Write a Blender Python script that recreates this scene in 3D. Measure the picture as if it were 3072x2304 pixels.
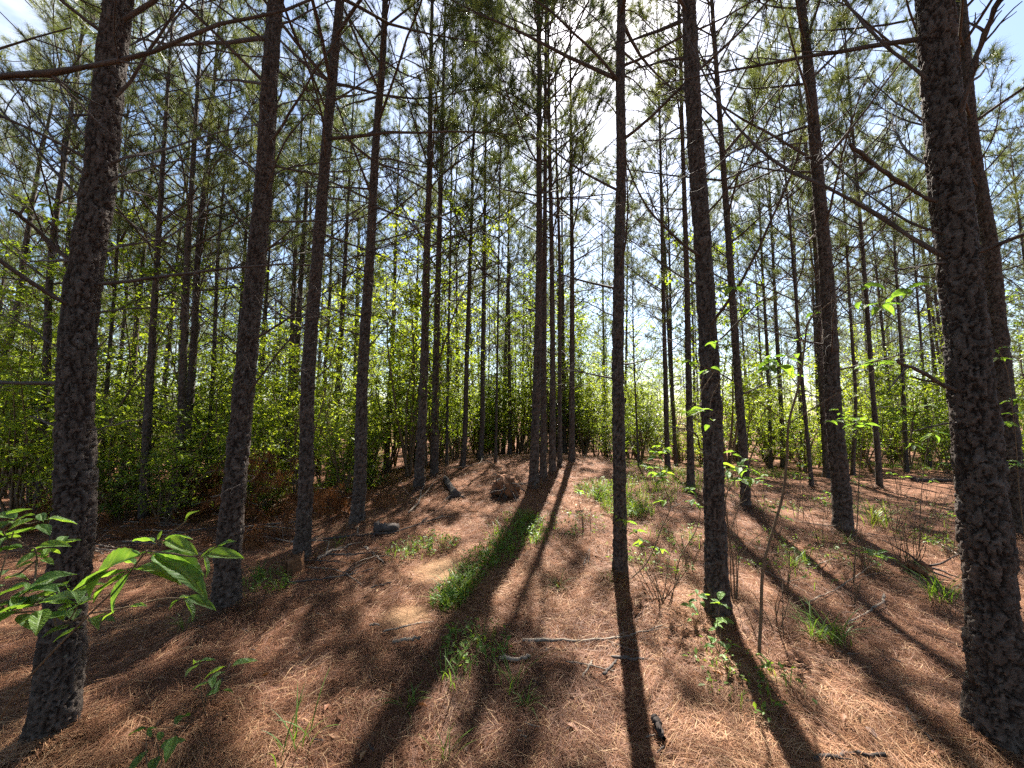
import bpy, math, random
import numpy as np
from mathutils import Vector, Matrix

for o in list(bpy.data.objects):
    bpy.data.objects.remove(o)
SC = bpy.context.scene
COL = SC.collection
PI = math.pi

# ------------------------------------------------------------------ camera
PITCH = math.radians(4.6)
CAM_Z = 1.65
FPX = 1153.0                      # focal length in pixels of a 3072 wide picture
cam = bpy.data.cameras.new('camera')
cam.sensor_width = 36.0
cam.lens = 36.0 * FPX / 3072.0
cam.clip_start = 0.02
cam.clip_end = 2000
camo = bpy.data.objects.new('camera', cam)
camo.location = (0, 0, CAM_Z)
camo.rotation_euler = (PI / 2 + PITCH, 0, 0)
COL.objects.link(camo)
SC.camera = camo


def raydir(x, y):
    a, b = (x - 1536.0) / FPX, -(y - 1152.0) / FPX
    return np.array([a, math.cos(PITCH) - b * math.sin(PITCH), math.sin(PITCH) + b * math.cos(PITCH)])


# ------------------------------------------------------------------ sun, sky, exposure
sd = raydir(1790, -40)
sd = sd / np.linalg.norm(sd)
SUN_EL = math.asin(sd[2])
SUN_AZ = math.atan2(sd[0], sd[1])          # clockwise from +Y
sun = bpy.data.lights.new('sun', 'SUN')
sun.energy = 5.0
sun.angle = math.radians(0.55)
sun.color = (1.0, 0.94, 0.84)
suno = bpy.data.objects.new('sun', sun)
suno.rotation_euler = Vector(sd).to_track_quat('Z', 'Y').to_euler()
suno.location = (0, 0, 40)
COL.objects.link(suno)

world = bpy.data.worlds.new('World')
SC.world = world
world.use_nodes = True
nt = world.node_tree
for n in list(nt.nodes):
    nt.nodes.remove(n)
wo = nt.nodes.new('ShaderNodeOutputWorld')
bg = nt.nodes.new('ShaderNodeBackground')
sky = nt.nodes.new('ShaderNodeTexSky')
sky.sky_type = 'NISHITA'
sky.sun_disc = False
sky.sun_elevation = SUN_EL
sky.sun_rotation = SUN_AZ
sky.air_density = 1.0
sky.dust_density = 0.7
sky.ozone_density = 1.0
tc = nt.nodes.new('ShaderNodeTexCoord')
mp = nt.nodes.new('ShaderNodeMapping')
mp.inputs['Scale'].default_value = (1.0, 1.0, 2.2)
nz = nt.nodes.new('ShaderNodeTexNoise')
nz.inputs['Scale'].default_value = 3.4
nz.inputs['Detail'].default_value = 6
nz.inputs['Roughness'].default_value = 0.6
cr = nt.nodes.new('ShaderNodeValToRGB')
cr.color_ramp.elements[0].position = 0.54
cr.color_ramp.elements[1].position = 0.80
mx = nt.nodes.new('ShaderNodeMix')
mx.data_type = 'RGBA'
mx.inputs['B'].default_value = (5.6, 5.8, 6.2, 1)
nt.links.new(tc.outputs['Generated'], mp.inputs['Vector'])
nt.links.new(mp.outputs['Vector'], nz.inputs['Vector'])
nt.links.new(nz.outputs['Fac'], cr.inputs['Fac'])
nt.links.new(cr.outputs['Color'], mx.inputs['Factor'])
nt.links.new(sky.outputs['Color'], mx.inputs['A'])
nt.links.new(mx.outputs['Result'], bg.inputs['Color'])
bg.inputs['Strength'].default_value = 0.05
nt.links.new(bg.outputs['Background'], wo.inputs['Surface'])

SC.view_settings.view_transform = 'Standard'
SC.view_settings.look = 'None'
SC.view_settings.gamma = 1.0
SC.view_settings.use_curve_mapping = False
SC.view_settings.exposure = 2.4
SC.render.engine = 'CYCLES'
SC.cycles.max_bounces = 5
SC.cycles.diffuse_bounces = 2
SC.cycles.glossy_bounces = 2
SC.cycles.transmission_bounces = 3
SC.cycles.transparent_max_bounces = 4
SC.cycles.caustics_reflective = False
SC.cycles.caustics_refractive = False
SC.cycles.use_adaptive_sampling = True
SC.cycles.adaptive_threshold = 0.015
SC.cycles.use_denoising = False
SC.cycles.sample_clamp_indirect = 4.0

RS = np.random.RandomState(7)
random.seed(7)

# ------------------------------------------------------------------ numeric helpers
_perm = np.random.RandomState(3).rand(256, 256)


def vnoise(x, y):
    x = np.asarray(x, float); y = np.asarray(y, float)
    xi = np.floor(x).astype(int); yi = np.floor(y).astype(int)
    fx = x - xi; fy = y - yi
    fx = fx * fx * (3 - 2 * fx); fy = fy * fy * (3 - 2 * fy)
    g = lambda a, b: _perm[a % 256, b % 256]
    return ((g(xi, yi) * (1 - fx) + g(xi + 1, yi) * fx) * (1 - fy) +
            (g(xi, yi + 1) * (1 - fx) + g(xi + 1, yi + 1) * fx) * fy)


def fbm(x, y, o=4):
    s = 0; a = 1.0; t = 0
    for k in range(o):
        s = s + a * vnoise(x * 2 ** k + 17 * k, y * 2 ** k + 31 * k); t += a; a *= 0.5
    return s / t


def ground(x, y):
    x = np.asarray(x, float); y = np.asarray(y, float)
    mound = 0.55 * np.exp(-((x - 0.9) / 3.6) ** 2 - ((y - 10.0) / 4.2) ** 2)
    left = -0.38 / (1 + np.exp((x + 3.6) / 0.7)) / (1 + np.exp(-(y - 4.6) / 0.7))
    ripple = 0.07 * (fbm(x * 0.9 + 40, y * 0.9 + 40, 3) - 0.5) + 0.30 * (fbm(x * 0.12 + 9, y * 0.12 + 5, 2) - 0.5) * np.clip((y - 9) / 8, 0, 1)
    return mound + left + ripple


def micro(x, y):
    return 0.075 * (fbm(x * 3.1, y * 3.1, 3) - 0.5)


def P(x, y, depth):
    d = raydir(x, y)
    return np.array([0, 0, CAM_Z]) + d * (depth / d[1])


def G(x, y):
    d = raydir(x, y)
    t = 3.0
    lo, hi = 0.3, 60.0
    # march
    prev = lo
    for t in np.linspace(lo, 30, 1200):
        p = np.array([0, 0, CAM_Z]) + d * t
        if p[2] < ground(p[0], p[1]):
            lo, hi = prev, t
            break
        prev = t
    for _ in range(24):
        m = 0.5 * (lo + hi)
        p = np.array([0, 0, CAM_Z]) + d * m
        if p[2] < ground(p[0], p[1]): hi = m
        else: lo = m
    p = np.array([0, 0, CAM_Z]) + d * lo
    p[2] = float(ground(p[0], p[1]))
    return p


def build_mesh(name, verts, quads=None, tris=None, smooth=False, attrs=None):
    """fast mesh from arrays; attrs: {name: per-vertex float array}"""
    me = bpy.data.meshes.new(name)
    verts = np.asarray(verts, np.float32).reshape(-1, 3)
    q = np.asarray(quads if quads is not None else np.zeros((0, 4)), np.int32).reshape(-1, 4)
    t = np.asarray(tris if tris is not None else np.zeros((0, 3)), np.int32).reshape(-1, 3)
    me.vertices.add(len(verts)); me.vertices.foreach_set('co', verts.ravel())
    nl = len(q) * 4 + len(t) * 3
    me.loops.add(nl)
    me.loops.foreach_set('vertex_index', np.concatenate([q.ravel(), t.ravel()]).astype(np.int32))
    me.polygons.add(len(q) + len(t))
    st = np.concatenate([np.arange(len(q)) * 4, len(q) * 4 + np.arange(len(t)) * 3]).astype(np.int32)
    me.polygons.foreach_set('loop_start', st)
    if smooth:
        me.polygons.foreach_set('use_smooth', np.ones(len(q) + len(t), bool))
    for k, v in (attrs or {}).items():
        a = me.attributes.new(k, 'FLOAT', 'POINT')
        a.data.foreach_set('value', np.asarray(v, np.float32))
    me.update(calc_edges=True)
    return me


class MB:
    def __init__(s):
        s.v = []; s.q = []; s.t = []; s.a = []; s.n = 0

    def add(s, v, q=None, t=None, a=0.5):
        v = np.asarray(v, float).reshape(-1, 3)
        s.v.append(v)
        if q is not None and len(q): s.q.append(np.asarray(q, int) + s.n)
        if t is not None and len(t): s.t.append(np.asarray(t, int) + s.n)
        s.a.append(np.full(len(v), a) if np.isscalar(a) else np.asarray(a, float))
        s.n += len(v)

    def tube(s, pts, rad, k=5, a=0.5):
        v, q = tube(pts, rad, k)
        s.add(v, q, None, a)

    def mesh(s, name, smooth=True):
        return build_mesh(name, np.concatenate(s.v), np.concatenate(s.q) if s.q else None,
                          np.concatenate(s.t) if s.t else None, smooth, {'var': np.concatenate(s.a)})


def frames(pts):
    pts = np.asarray(pts, float)
    t = np.gradient(pts, axis=0)
    t /= np.linalg.norm(t, axis=1)[:, None] + 1e-9
    ref = np.array([0, 0, 1.0]) if abs(t[:, 2]).mean() < 0.8 else np.array([1.0, 0, 0])
    u = np.cross(t, ref); u /= np.linalg.norm(u, axis=1)[:, None] + 1e-9
    w = np.cross(t, u)
    return t, u, w


def tube(pts, rad, k=5):
    pts = np.asarray(pts, float)
    n = len(pts)
    rad = np.asarray(rad, float) * np.ones(n)
    t, u, w = frames(pts)
    a = np.arange(k) * 2 * PI / k
    v = pts[:, None] + rad[:, None, None] * (np.cos(a)[None, :, None] * u[:, None] + np.sin(a)[None, :, None] * w[:, None])
    i = np.arange(n - 1)[:, None] * k
    j = np.arange(k)[None]
    j2 = (j + 1) % k
    q = np.stack([i + j, i + j2, i + k + j2, i + k + j], -1).reshape(-1, 4)
    return v.reshape(-1, 3), q


def spline(pts, n):
    pts = np.asarray(pts, float)
    if len(pts) < 3:
        return pts[0] + (pts[-1] - pts[0]) * np.linspace(0, 1, n)[:, None]
    d = np.r_[0, np.cumsum(np.linalg.norm(np.diff(pts, axis=0), axis=1))]
    m = np.gradient(pts, d, axis=0)
    s = np.linspace(0, d[-1], n)
    i = np.clip(np.searchsorted(d, s) - 1, 0, len(pts) - 2)
    h = (d[i + 1] - d[i])[:, None]
    u = ((s - d[i])[:, None]) / h
    return ((2 * u**3 - 3 * u**2 + 1) * pts[i] + (u**3 - 2 * u**2 + u) * h * m[i] +
            (-2 * u**3 + 3 * u**2) * pts[i + 1] + (u**3 - u**2) * h * m[i + 1])


# ------------------------------------------------------------------ object helpers
def empty(name, loc, label, cat, group=None):
    o = bpy.data.objects.new(name, None)
    o.empty_display_size = 0.1
    o.location = loc
    COL.objects.link(o)
    tag(o, label, cat, group)
    return o


def tag(o, label=None, cat=None, group=None, kind=None):
    if label: o['label'] = label
    if cat: o['category'] = cat
    if group: o['group'] = group
    if kind: o['kind'] = kind
    return o


def obj(name, me, m=None, parent=None, loc=None, rot=None, scale=None):
    if m is not None and not me.materials:
        me.materials.append(m)
    o = bpy.data.objects.new(name, me)
    if parent is not None: o.parent = parent
    if loc is not None: o.location = loc
    if rot is not None: o.rotation_euler = rot
    if scale is not None: o.scale = scale if not np.isscalar(scale) else (scale,) * 3
    COL.objects.link(o)
    return o


# ------------------------------------------------------------------ materials
def mat(name):
    m = bpy.data.materials.new(name)
    m.use_nodes = True
    t = m.node_tree
    for n in list(t.nodes): t.nodes.remove(n)
    return m, t, t.nodes.new('ShaderNodeOutputMaterial')


def N(t, typ, **kw):
    n = t.nodes.new(typ)
    for k, v in kw.items():
        if k in n.inputs: n.inputs[k].default_value = v
        else: setattr(n, k, v)
    return n


def ramp(t, stops, fac=None):
    r = t.nodes.new('ShaderNodeValToRGB')
    e = r.color_ramp.elements
    while len(e) < len(stops): e.new(0.5)
    for i, (p, c) in enumerate(stops):
        e[i].position = p; e[i].color = (*c, 1)
    if fac is not None: t.links.new(fac, r.inputs['Fac'])
    return r


def leafy_mat(name, stops, trans, tcol_gain=1.6, rough=0.5, spec=0.35, use_obj=True, blue=0.45):
    """diffuse + translucent sheet, colour varied by the 'var' attribute and per object"""
    m, t, out = mat(name)
    at = N(t, 'ShaderNodeAttribute', attribute_name='var')
    fac = at.outputs['Fac']
    if use_obj:
        oi = N(t, 'ShaderNodeObjectInfo')
        ma = N(t, 'ShaderNodeMath', operation='MULTIPLY_ADD')
        ma.inputs[1].default_value = 0.55
        t.links.new(oi.outputs['Random'], ma.inputs[0])
        sc = N(t, 'ShaderNodeMath', operation='MULTIPLY')
        sc.inputs[1].default_value = 0.5
        t.links.new(fac, sc.inputs[0])
        t.links.new(sc.outputs[0], ma.inputs[2])
        fac = ma.outputs[0]
    r = ramp(t, stops, fac)
    p = N(t, 'ShaderNodeBsdfPrincipled')
    p.inputs['Roughness'].default_value = rough
    p.inputs['Specular IOR Level'].default_value = spec
    t.links.new(r.outputs['Color'], p.inputs['Base Color'])
    tr = N(t, 'ShaderNodeBsdfTranslucent')
    g = N(t, 'ShaderNodeMix', data_type='RGBA', blend_type='MULTIPLY')
    g.inputs['Factor'].default_value = 1.0
    g.inputs['B'].default_value = (tcol_gain * 1.22, tcol_gain, tcol_gain * blue, 1)
    t.links.new(r.outputs['Color'], g.inputs['A'])
    t.links.new(g.outputs['Result'], tr.inputs['Color'])
    mxs = N(t, 'ShaderNodeMixShader')
    mxs.inputs[0].default_value = trans
    t.links.new(p.outputs[0], mxs.inputs[1])
    t.links.new(tr.outputs[0], mxs.inputs[2])
    t.links.new(mxs.outputs[0], out.inputs['Surface'])
    return m


M_NEEDLE = leafy_mat('pine_needles', [(0.0, (0.045, 0.075, 0.022)), (0.5, (0.075, 0.11, 0.03)), (1.0, (0.12, 0.15, 0.045))], 0.38, 1.5, blue=0.75)
M_YOUNG = leafy_mat('young_pine_needles', [(0.0, (0.08, 0.14, 0.03)), (1.0, (0.14, 0.22, 0.05))], 0.4, 1.6)
M_LEAF = leafy_mat('understory_leaf', [(0.0, (0.045, 0.085, 0.018)), (0.5, (0.11, 0.18, 0.026)), (1.0, (0.20, 0.265, 0.04))], 0.56, 2.1, blue=0.34)
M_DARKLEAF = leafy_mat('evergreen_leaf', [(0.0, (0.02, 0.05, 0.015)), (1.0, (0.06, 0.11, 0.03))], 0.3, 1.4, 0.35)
M_GRASS = leafy_mat('grass_blade', [(0.0, (0.06, 0.13, 0.02)), (0.6, (0.11, 0.2, 0.03)), (1.0, (0.24, 0.27, 0.07))], 0.45, 1.5)
M_DEADN = leafy_mat('dead_needles', [(0.0, (0.12, 0.05, 0.022)), (1.0, (0.26, 0.12, 0.05))], 0.25, 1.2, 0.7, 0.1)
M_STRAW = leafy_mat('pine_straw', [(0.0, (0.07, 0.03, 0.018)), (0.45, (0.185, 0.078, 0.040)), (0.8, (0.33, 0.168, 0.082)), (1.0, (0.48, 0.32, 0.175))], 0.12, 1.1, 0.6, 0.25, use_obj=False)


def make_bigleaf():
    m, t, out = mat('broad_leaf')
    at = N(t, 'ShaderNodeAttribute', attribute_name='var')
    oi = N(t, 'ShaderNodeObjectInfo')
    r = ramp(t, [(0.0, (0.055, 0.13, 0.03)), (0.6, (0.085, 0.18, 0.035)), (1.0, (0.14, 0.25, 0.04))], oi.outputs['Random'])
    vein = N(t, 'ShaderNodeMix', data_type='RGBA')
    vein.inputs['B'].default_value = (0.22, 0.32, 0.10, 1)
    vf = N(t, 'ShaderNodeMath', operation='MULTIPLY'); vf.inputs[1].default_value = 0.55
    t.links.new(at.outputs['Fac'], vf.inputs[0])
    t.links.new(vf.outputs[0], vein.inputs['Factor'])
    t.links.new(r.outputs['Color'], vein.inputs['A'])
    nz = N(t, 'ShaderNodeTexNoise', Scale=9.0, Detail=4.0)
    co = N(t, 'ShaderNodeTexCoord')
    t.links.new(co.outputs['Object'], nz.inputs['Vector'])
    mr = N(t, 'ShaderNodeMapRange')
    mr.inputs['To Min'].default_value = 0.75; mr.inputs['To Max'].default_value = 1.25
    t.links.new(nz.outputs['Fac'], mr.inputs['Value'])
    mu = N(t, 'ShaderNodeMix', data_type='RGBA', blend_type='MULTIPLY'); mu.inputs['Factor'].default_value = 1.0
    t.links.new(vein.outputs['Result'], mu.inputs['A']); t.links.new(mr.outputs['Result'], mu.inputs['B'])
    bump = N(t, 'ShaderNodeBump', Strength=0.35, Distance=0.02)
    t.links.new(at.outputs['Fac'], bump.inputs['Height'])
    p = N(t, 'ShaderNodeBsdfPrincipled'); p.inputs['Roughness'].default_value = 0.5
    p.inputs['Specular IOR Level'].default_value = 0.4
    t.links.new(mu.outputs['Result'], p.inputs['Base Color']); t.links.new(bump.outputs[0], p.inputs['Normal'])
    g = N(t, 'ShaderNodeMix', data_type='RGBA', blend_type='MULTIPLY'); g.inputs['Factor'].default_value = 1.0
    g.inputs['B'].default_value = (2.3, 2.0, 0.7, 1)
    t.links.new(mu.outputs['Result'], g.inputs['A'])
    tr = N(t, 'ShaderNodeBsdfTranslucent'); t.links.new(g.outputs['Result'], tr.inputs['Color'])
    ms = N(t, 'ShaderNodeMixShader'); ms.inputs[0].default_value = 0.5
    t.links.new(p.outputs[0], ms.inputs[1]); t.links.new(tr.outputs[0], ms.inputs[2])
    t.links.new(ms.outputs[0], out.inputs['Surface'])
    return m


M_BIGLEAF = make_bigleaf()


def make_bark(name, near):
    m, t, out = mat(name)
    co = N(t, 'ShaderNodeTexCoord')
    p = N(t, 'ShaderNodeBsdfPrincipled'); p.inputs['Roughness'].default_value = 0.85
    p.inputs['Specular IOR Level'].default_value = 0.2
    nz = N(t, 'ShaderNodeTexNoise', Scale=48.0 if near else 16.0, Detail=7.0, Roughness=0.68)
    mp = N(t, 'ShaderNodeMapping'); mp.inputs['Scale'].default_value = (1, 1, 0.55)
    t.links.new(co.outputs['Object'], mp.inputs['Vector'])
    t.links.new(mp.outputs[0], nz.inputs['Vector'])
    col = ramp(t, [(0.28, (0.05, 0.041, 0.036)), (0.5, (0.085, 0.072, 0.064)), (0.75, (0.16, 0.144, 0.132))], nz.outputs['Fac'])
    big = N(t, 'ShaderNodeTexNoise', Scale=1.7, Detail=3.0)
    t.links.new(co.outputs['Object'], big.inputs['Vector'])
    red = N(t, 'ShaderNodeMix', data_type='RGBA', blend_type='MULTIPLY')
    rr = ramp(t, [(0.35, (1.08, 0.98, 0.92)), (0.65, (0.96, 1.0, 1.01))], big.outputs['Fac'])
    red.inputs['Factor'].default_value = 1.0
    t.links.new(col.outputs['Color'], red.inputs['A']); t.links.new(rr.outputs['Color'], red.inputs['B'])
    last = red.outputs['Result']
    if near:
        pl = N(t, 'ShaderNodeAttribute', attribute_name='plate')
        ce = N(t, 'ShaderNodeAttribute', attribute_name='cell')
        cm = ramp(t, [(0.0, (0.75, 0.68, 0.63)), (0.6, (1.0, 0.97, 0.95)), (1.0, (1.3, 1.28, 1.26))], ce.outputs['Fac'])
        m2 = N(t, 'ShaderNodeMix', data_type='RGBA', blend_type='MULTIPLY'); m2.inputs['Factor'].default_value = 1.0
        t.links.new(last, m2.inputs['A']); t.links.new(cm.outputs['Color'], m2.inputs['B'])
        m3 = N(t, 'ShaderNodeMix', data_type='RGBA')
        m3.inputs['A'].default_value = (0.02, 0.0125, 0.0095, 1)  # brown fissure bark, darkened further to put the grooves' shade into the colour
        t.links.new(pl.outputs['Fac'], m3.inputs['Factor']); t.links.new(m2.outputs['Result'], m3.inputs['B'])
        # pale lichen spots
        ln = N(t, 'ShaderNodeTexNoise', Scale=14.0, Detail=5.0, Roughness=0.7)
        t.links.new(co.outputs['Object'], ln.inputs['Vector'])
        lr = ramp(t, [(0.66, (0, 0, 0)), (0.72, (0.5, 0.5, 0.5))], ln.outputs['Fac'])
        m4 = N(t, 'ShaderNodeMix', data_type='RGBA'); m4.inputs['B'].default_value = (0.27, 0.29, 0.23, 1)
        t.links.new(lr.outputs['Color'], m4.inputs['Factor']); t.links.new(m3.outputs['Result'], m4.inputs['A'])
        last = m4.outputs['Result']
        b = N(t, 'ShaderNodeBump', Strength=0.9, Distance=0.012)
        fn = N(t, 'ShaderNodeTexNoise', Scale=70.0, Detail=6.0, Roughness=0.75, Distortion=1.2)
        t.links.new(mp.outputs[0], fn.inputs['Vector'])
        t.links.new(fn.outputs['Fac'], b.inputs['Height'])
    else:
        vo = N(t, 'ShaderNodeTexVoronoi', Scale=22.0, feature='DISTANCE_TO_EDGE')
        mp2 = N(t, 'ShaderNodeMapping'); mp2.inputs['Scale'].default_value = (1, 1, 0.42)
        t.links.new(co.outputs['Object'], mp2.inputs['Vector']); t.links.new(mp2.outputs[0], vo.inputs['Vector'])
        vr = ramp(t, [(0.0, (0.5, 0.46, 0.44)), (0.22, (1, 1, 1))], vo.outputs['Distance'])
        m2 = N(t, 'ShaderNodeMix', data_type='RGBA', blend_type='MULTIPLY'); m2.inputs['Factor'].default_value = 1.0
        t.links.new(last, m2.inputs['A']); t.links.new(vr.outputs['Color'], m2.inputs['B'])
        last = m2.outputs['Result']
        b = N(t, 'ShaderNodeBump', Strength=0.8, Distance=0.02)
        t.links.new(vr.outputs['Color'], b.inputs['Height'])
    t.links.new(last, p.inputs['Base Color']); t.links.new(b.outputs[0], p.inputs['Normal'])
    t.links.new(p.outputs[0], out.inputs['Surface'])
    return m


M_BARK = make_bark('pine_bark_plates', True)
M_BARKF = make_bark('pine_bark', False)


def wood_mat(name, c0, c1, scale=18, stretch=1.0, rough=0.85):
    m, t, out = mat(name)
    co = N(t, 'ShaderNodeTexCoord')
    nz = N(t, 'ShaderNodeTexNoise', Scale=float(scale), Detail=6.0, Roughness=0.65)
    t.links.new(co.outputs['Object'], nz.inputs['Vector'])
    r = ramp(t, [(0.3, c0), (0.7, c1)], nz.outputs['Fac'])
    b = N(t, 'ShaderNodeBump', Strength=0.6, Distance=0.01)
    t.links.new(nz.outputs['Fac'], b.inputs['Height'])
    p = N(t, 'ShaderNodeBsdfPrincipled'); p.inputs['Roughness'].default_value = rough
    p.inputs['Specular IOR Level'].default_value = 0.2
    t.links.new(r.outputs['Color'], p.inputs['Base Color']); t.links.new(b.outputs[0], p.inputs['Normal'])
    t.links.new(p.outputs[0], out.inputs['Surface'])
    return m


M_TWIG = wood_mat('branch_bark', (0.042, 0.033, 0.028), (0.115, 0.094, 0.083))
M_STEM = wood_mat('sapling_stem', (0.09, 0.06, 0.035), (0.18, 0.13, 0.085), 30)
M_PALE = wood_mat('weathered_wood', (0.11, 0.08, 0.06), (0.30, 0.25, 0.20), 26)
M_ROT = wood_mat('rotten_wood', (0.07, 0.034, 0.018), (0.24, 0.115, 0.055), 34)
M_CLAY = wood_mat('root_clay', (0.07, 0.035, 0.022), (0.28, 0.13, 0.065), 14)
M_BLACK = wood_mat('charred_bark', (0.02, 0.016, 0.014), (0.07, 0.055, 0.05), 20)


def make_ground_mat():
    m, t, out = mat('pine_straw_floor')
    co = N(t, 'ShaderNodeTexCoord')
    a = N(t, 'ShaderNodeTexNoise', Scale=0.55, Detail=5.0, Roughness=0.6)
    f = N(t, 'ShaderNodeTexNoise', Scale=38.0, Detail=6.0, Roughness=0.75, Distortion=1.6)
    for n in (a, f): t.links.new(co.outputs['Object'], n.inputs['Vector'])
    c = ramp(t, [(0.25, (0.05, 0.024, 0.015)), (0.5, (0.15, 0.068, 0.037)), (0.75, (0.31, 0.165, 0.09))], f.outputs['Fac'])
    g = ramp(t, [(0.3, (0.85, 0.82, 0.8)), (0.7, (1.15, 1.12, 1.1))], a.outputs['Fac'])
    mu = N(t, 'ShaderNodeMix', data_type='RGBA', blend_type='MULTIPLY'); mu.inputs['Factor'].default_value = 1.0
    t.links.new(c.outputs['Color'], mu.inputs['A']); t.links.new(g.outputs['Color'], mu.inputs['B'])
    so = N(t, 'ShaderNodeAttribute', attribute_name='soil')
    sm = N(t, 'ShaderNodeMix', data_type='RGBA')
    sn = N(t, 'ShaderNodeTexNoise', Scale=60.0, Detail=4.0)
    t.links.new(co.outputs['Object'], sn.inputs['Vector'])
    sr = ramp(t, [(0.3, (0.22, 0.125, 0.066)), (0.7, (0.36, 0.23, 0.13))], sn.outputs['Fac'])
    t.links.new(so.outputs['Fac'], sm.inputs['Factor'])
    t.links.new(mu.outputs['Result'], sm.inputs['A']); t.links.new(sr.outputs['Color'], sm.inputs['B'])
    b = N(t, 'ShaderNodeBump', Strength=0.9, Distance=0.03)
    t.links.new(f.outputs['Fac'], b.inputs['Height'])
    p = N(t, 'ShaderNodeBsdfPrincipled'); p.inputs['Roughness'].default_value = 0.9
    p.inputs['Specular IOR Level'].default_value = 0.15
    t.links.new(sm.outputs['Result'], p.inputs['Base Color']); t.links.new(b.outputs[0], p.inputs['Normal'])
    t.links.new(p.outputs[0], out.inputs['Surface'])
    return m


# ------------------------------------------------------------------ ground sheet
SOIL = [(G(1330, 1705), 0.32, 0.14), (G(1225, 1840), 0.2, 0.09)]


def soil_mask(x, y):
    s = np.zeros_like(x)
    for c, rx, ry in SOIL:
        d = ((x - c[0]) / rx) ** 2 + ((y - c[1]) / (ry * 2.2)) ** 2
        s = np.maximum(s, np.clip(1.35 - d - 0.7 * (fbm(x * 9, y * 9, 3) - 0.5), 0, 1))
    return s


def make_ground():
    xs = np.concatenate([-np.geomspace(320, 12.4, 34), np.arange(-12, 12.01, 0.1), np.geomspace(12.4, 320, 34)])
    ys = np.concatenate([-np.geomspace(80, 3.2, 14), np.arange(-3, 20.01, 0.1), np.geomspace(20.5, 420, 44)])
    X, Y = np.meshgrid(xs, ys)
    Z = ground(X, Y)
    near = np.clip(1 - (np.hypot(X, Y) - 10) / 6, 0, 1)
    Z = Z + near * micro(X, Y) - 0.014
    nx, ny = len(xs), len(ys)
    i = np.arange(ny - 1)[:, None] * nx + np.arange(nx - 1)[None]
    q = np.stack([i, i + 1, i + nx + 1, i + nx], -1).reshape(-1, 4)
    me = build_mesh('ground', np.stack([X, Y, Z], -1).reshape(-1, 3), q, None, True, {'soil': soil_mask(X.ravel(), Y.ravel()) * 0.85})
    return tag(obj('ground', me, make_ground_mat()), 'forest floor carpeted with reddish brown pine straw', 'ground', kind='structure')


make_ground()


# ------------------------------------------------------------------ bark relief (cellular plates)
def cells(u, v, nu, seed):
    """cellular noise, periodic in u with nu cells; returns F1, F2, id-random"""
    rs = np.random.RandomState(seed)
    nv = int(np.ceil(v.max())) + 4
    jx = rs.rand(nv, nu) * 0.9; jy = rs.rand(nv, nu) * 0.9; rid = rs.rand(nv, nu)
    iu = np.floor(u).astype(int); iv = np.floor(v).astype(int)
    f1 = np.full(u.shape, 9.0); f2 = np.full(u.shape, 9.0); cid = np.zeros(u.shape)
    for dv in (-1, 0, 1):
        for du in (-1, 0, 1):
            cu = iu + du; cv = np.clip(iv + dv + 1, 0, nv - 1)
            k = cu % nu
            d = np.hypot(cu + jx[cv, k] - u, (cv - 1) + jy[cv, k] - v)
            closer = d < f1
            f2 = np.where(closer, f1, np.minimum(f2, d))
            cid = np.where(closer, rid[cv, k], cid)
            f1 = np.where(closer, d, f1)
    return f1, f2, cid


def axis_points(base, pts3, H, lean_keep=0.75):
    """trunk axis through 3-D points, carried on to height H"""
    P3 = [np.array(base)] + [np.array(p) for p in pts3]
    z = np.array([p[2] for p in P3]) - base[2]
    order = np.argsort(z)
    P3 = [P3[i] for i in order]; z = z[order]
    keep = [0]
    for i in range(1, len(z)):
        if z[i] - z[keep[-1]] > 0.12: keep.append(i)
    P3 = [P3[i] for i in keep]
    a, b = P3[max(0, len(P3) - 3)], P3[-1]
    d = (b - a) / max(0.3, (b - a)[2])
    d[2] = 1
    top = base[2] + H
    if b[2] < top - 0.4:
        h = top - b[2]
        P3.append(b + np.array([d[0] * lean_keep * h * 0.5, d[1] * h * 0.5, h * 0.5]))
        P3.append(b + np.array([d[0] * lean_keep * 0.8 * h, d[1] * h, h]))
    return np.array(P3)


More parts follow.
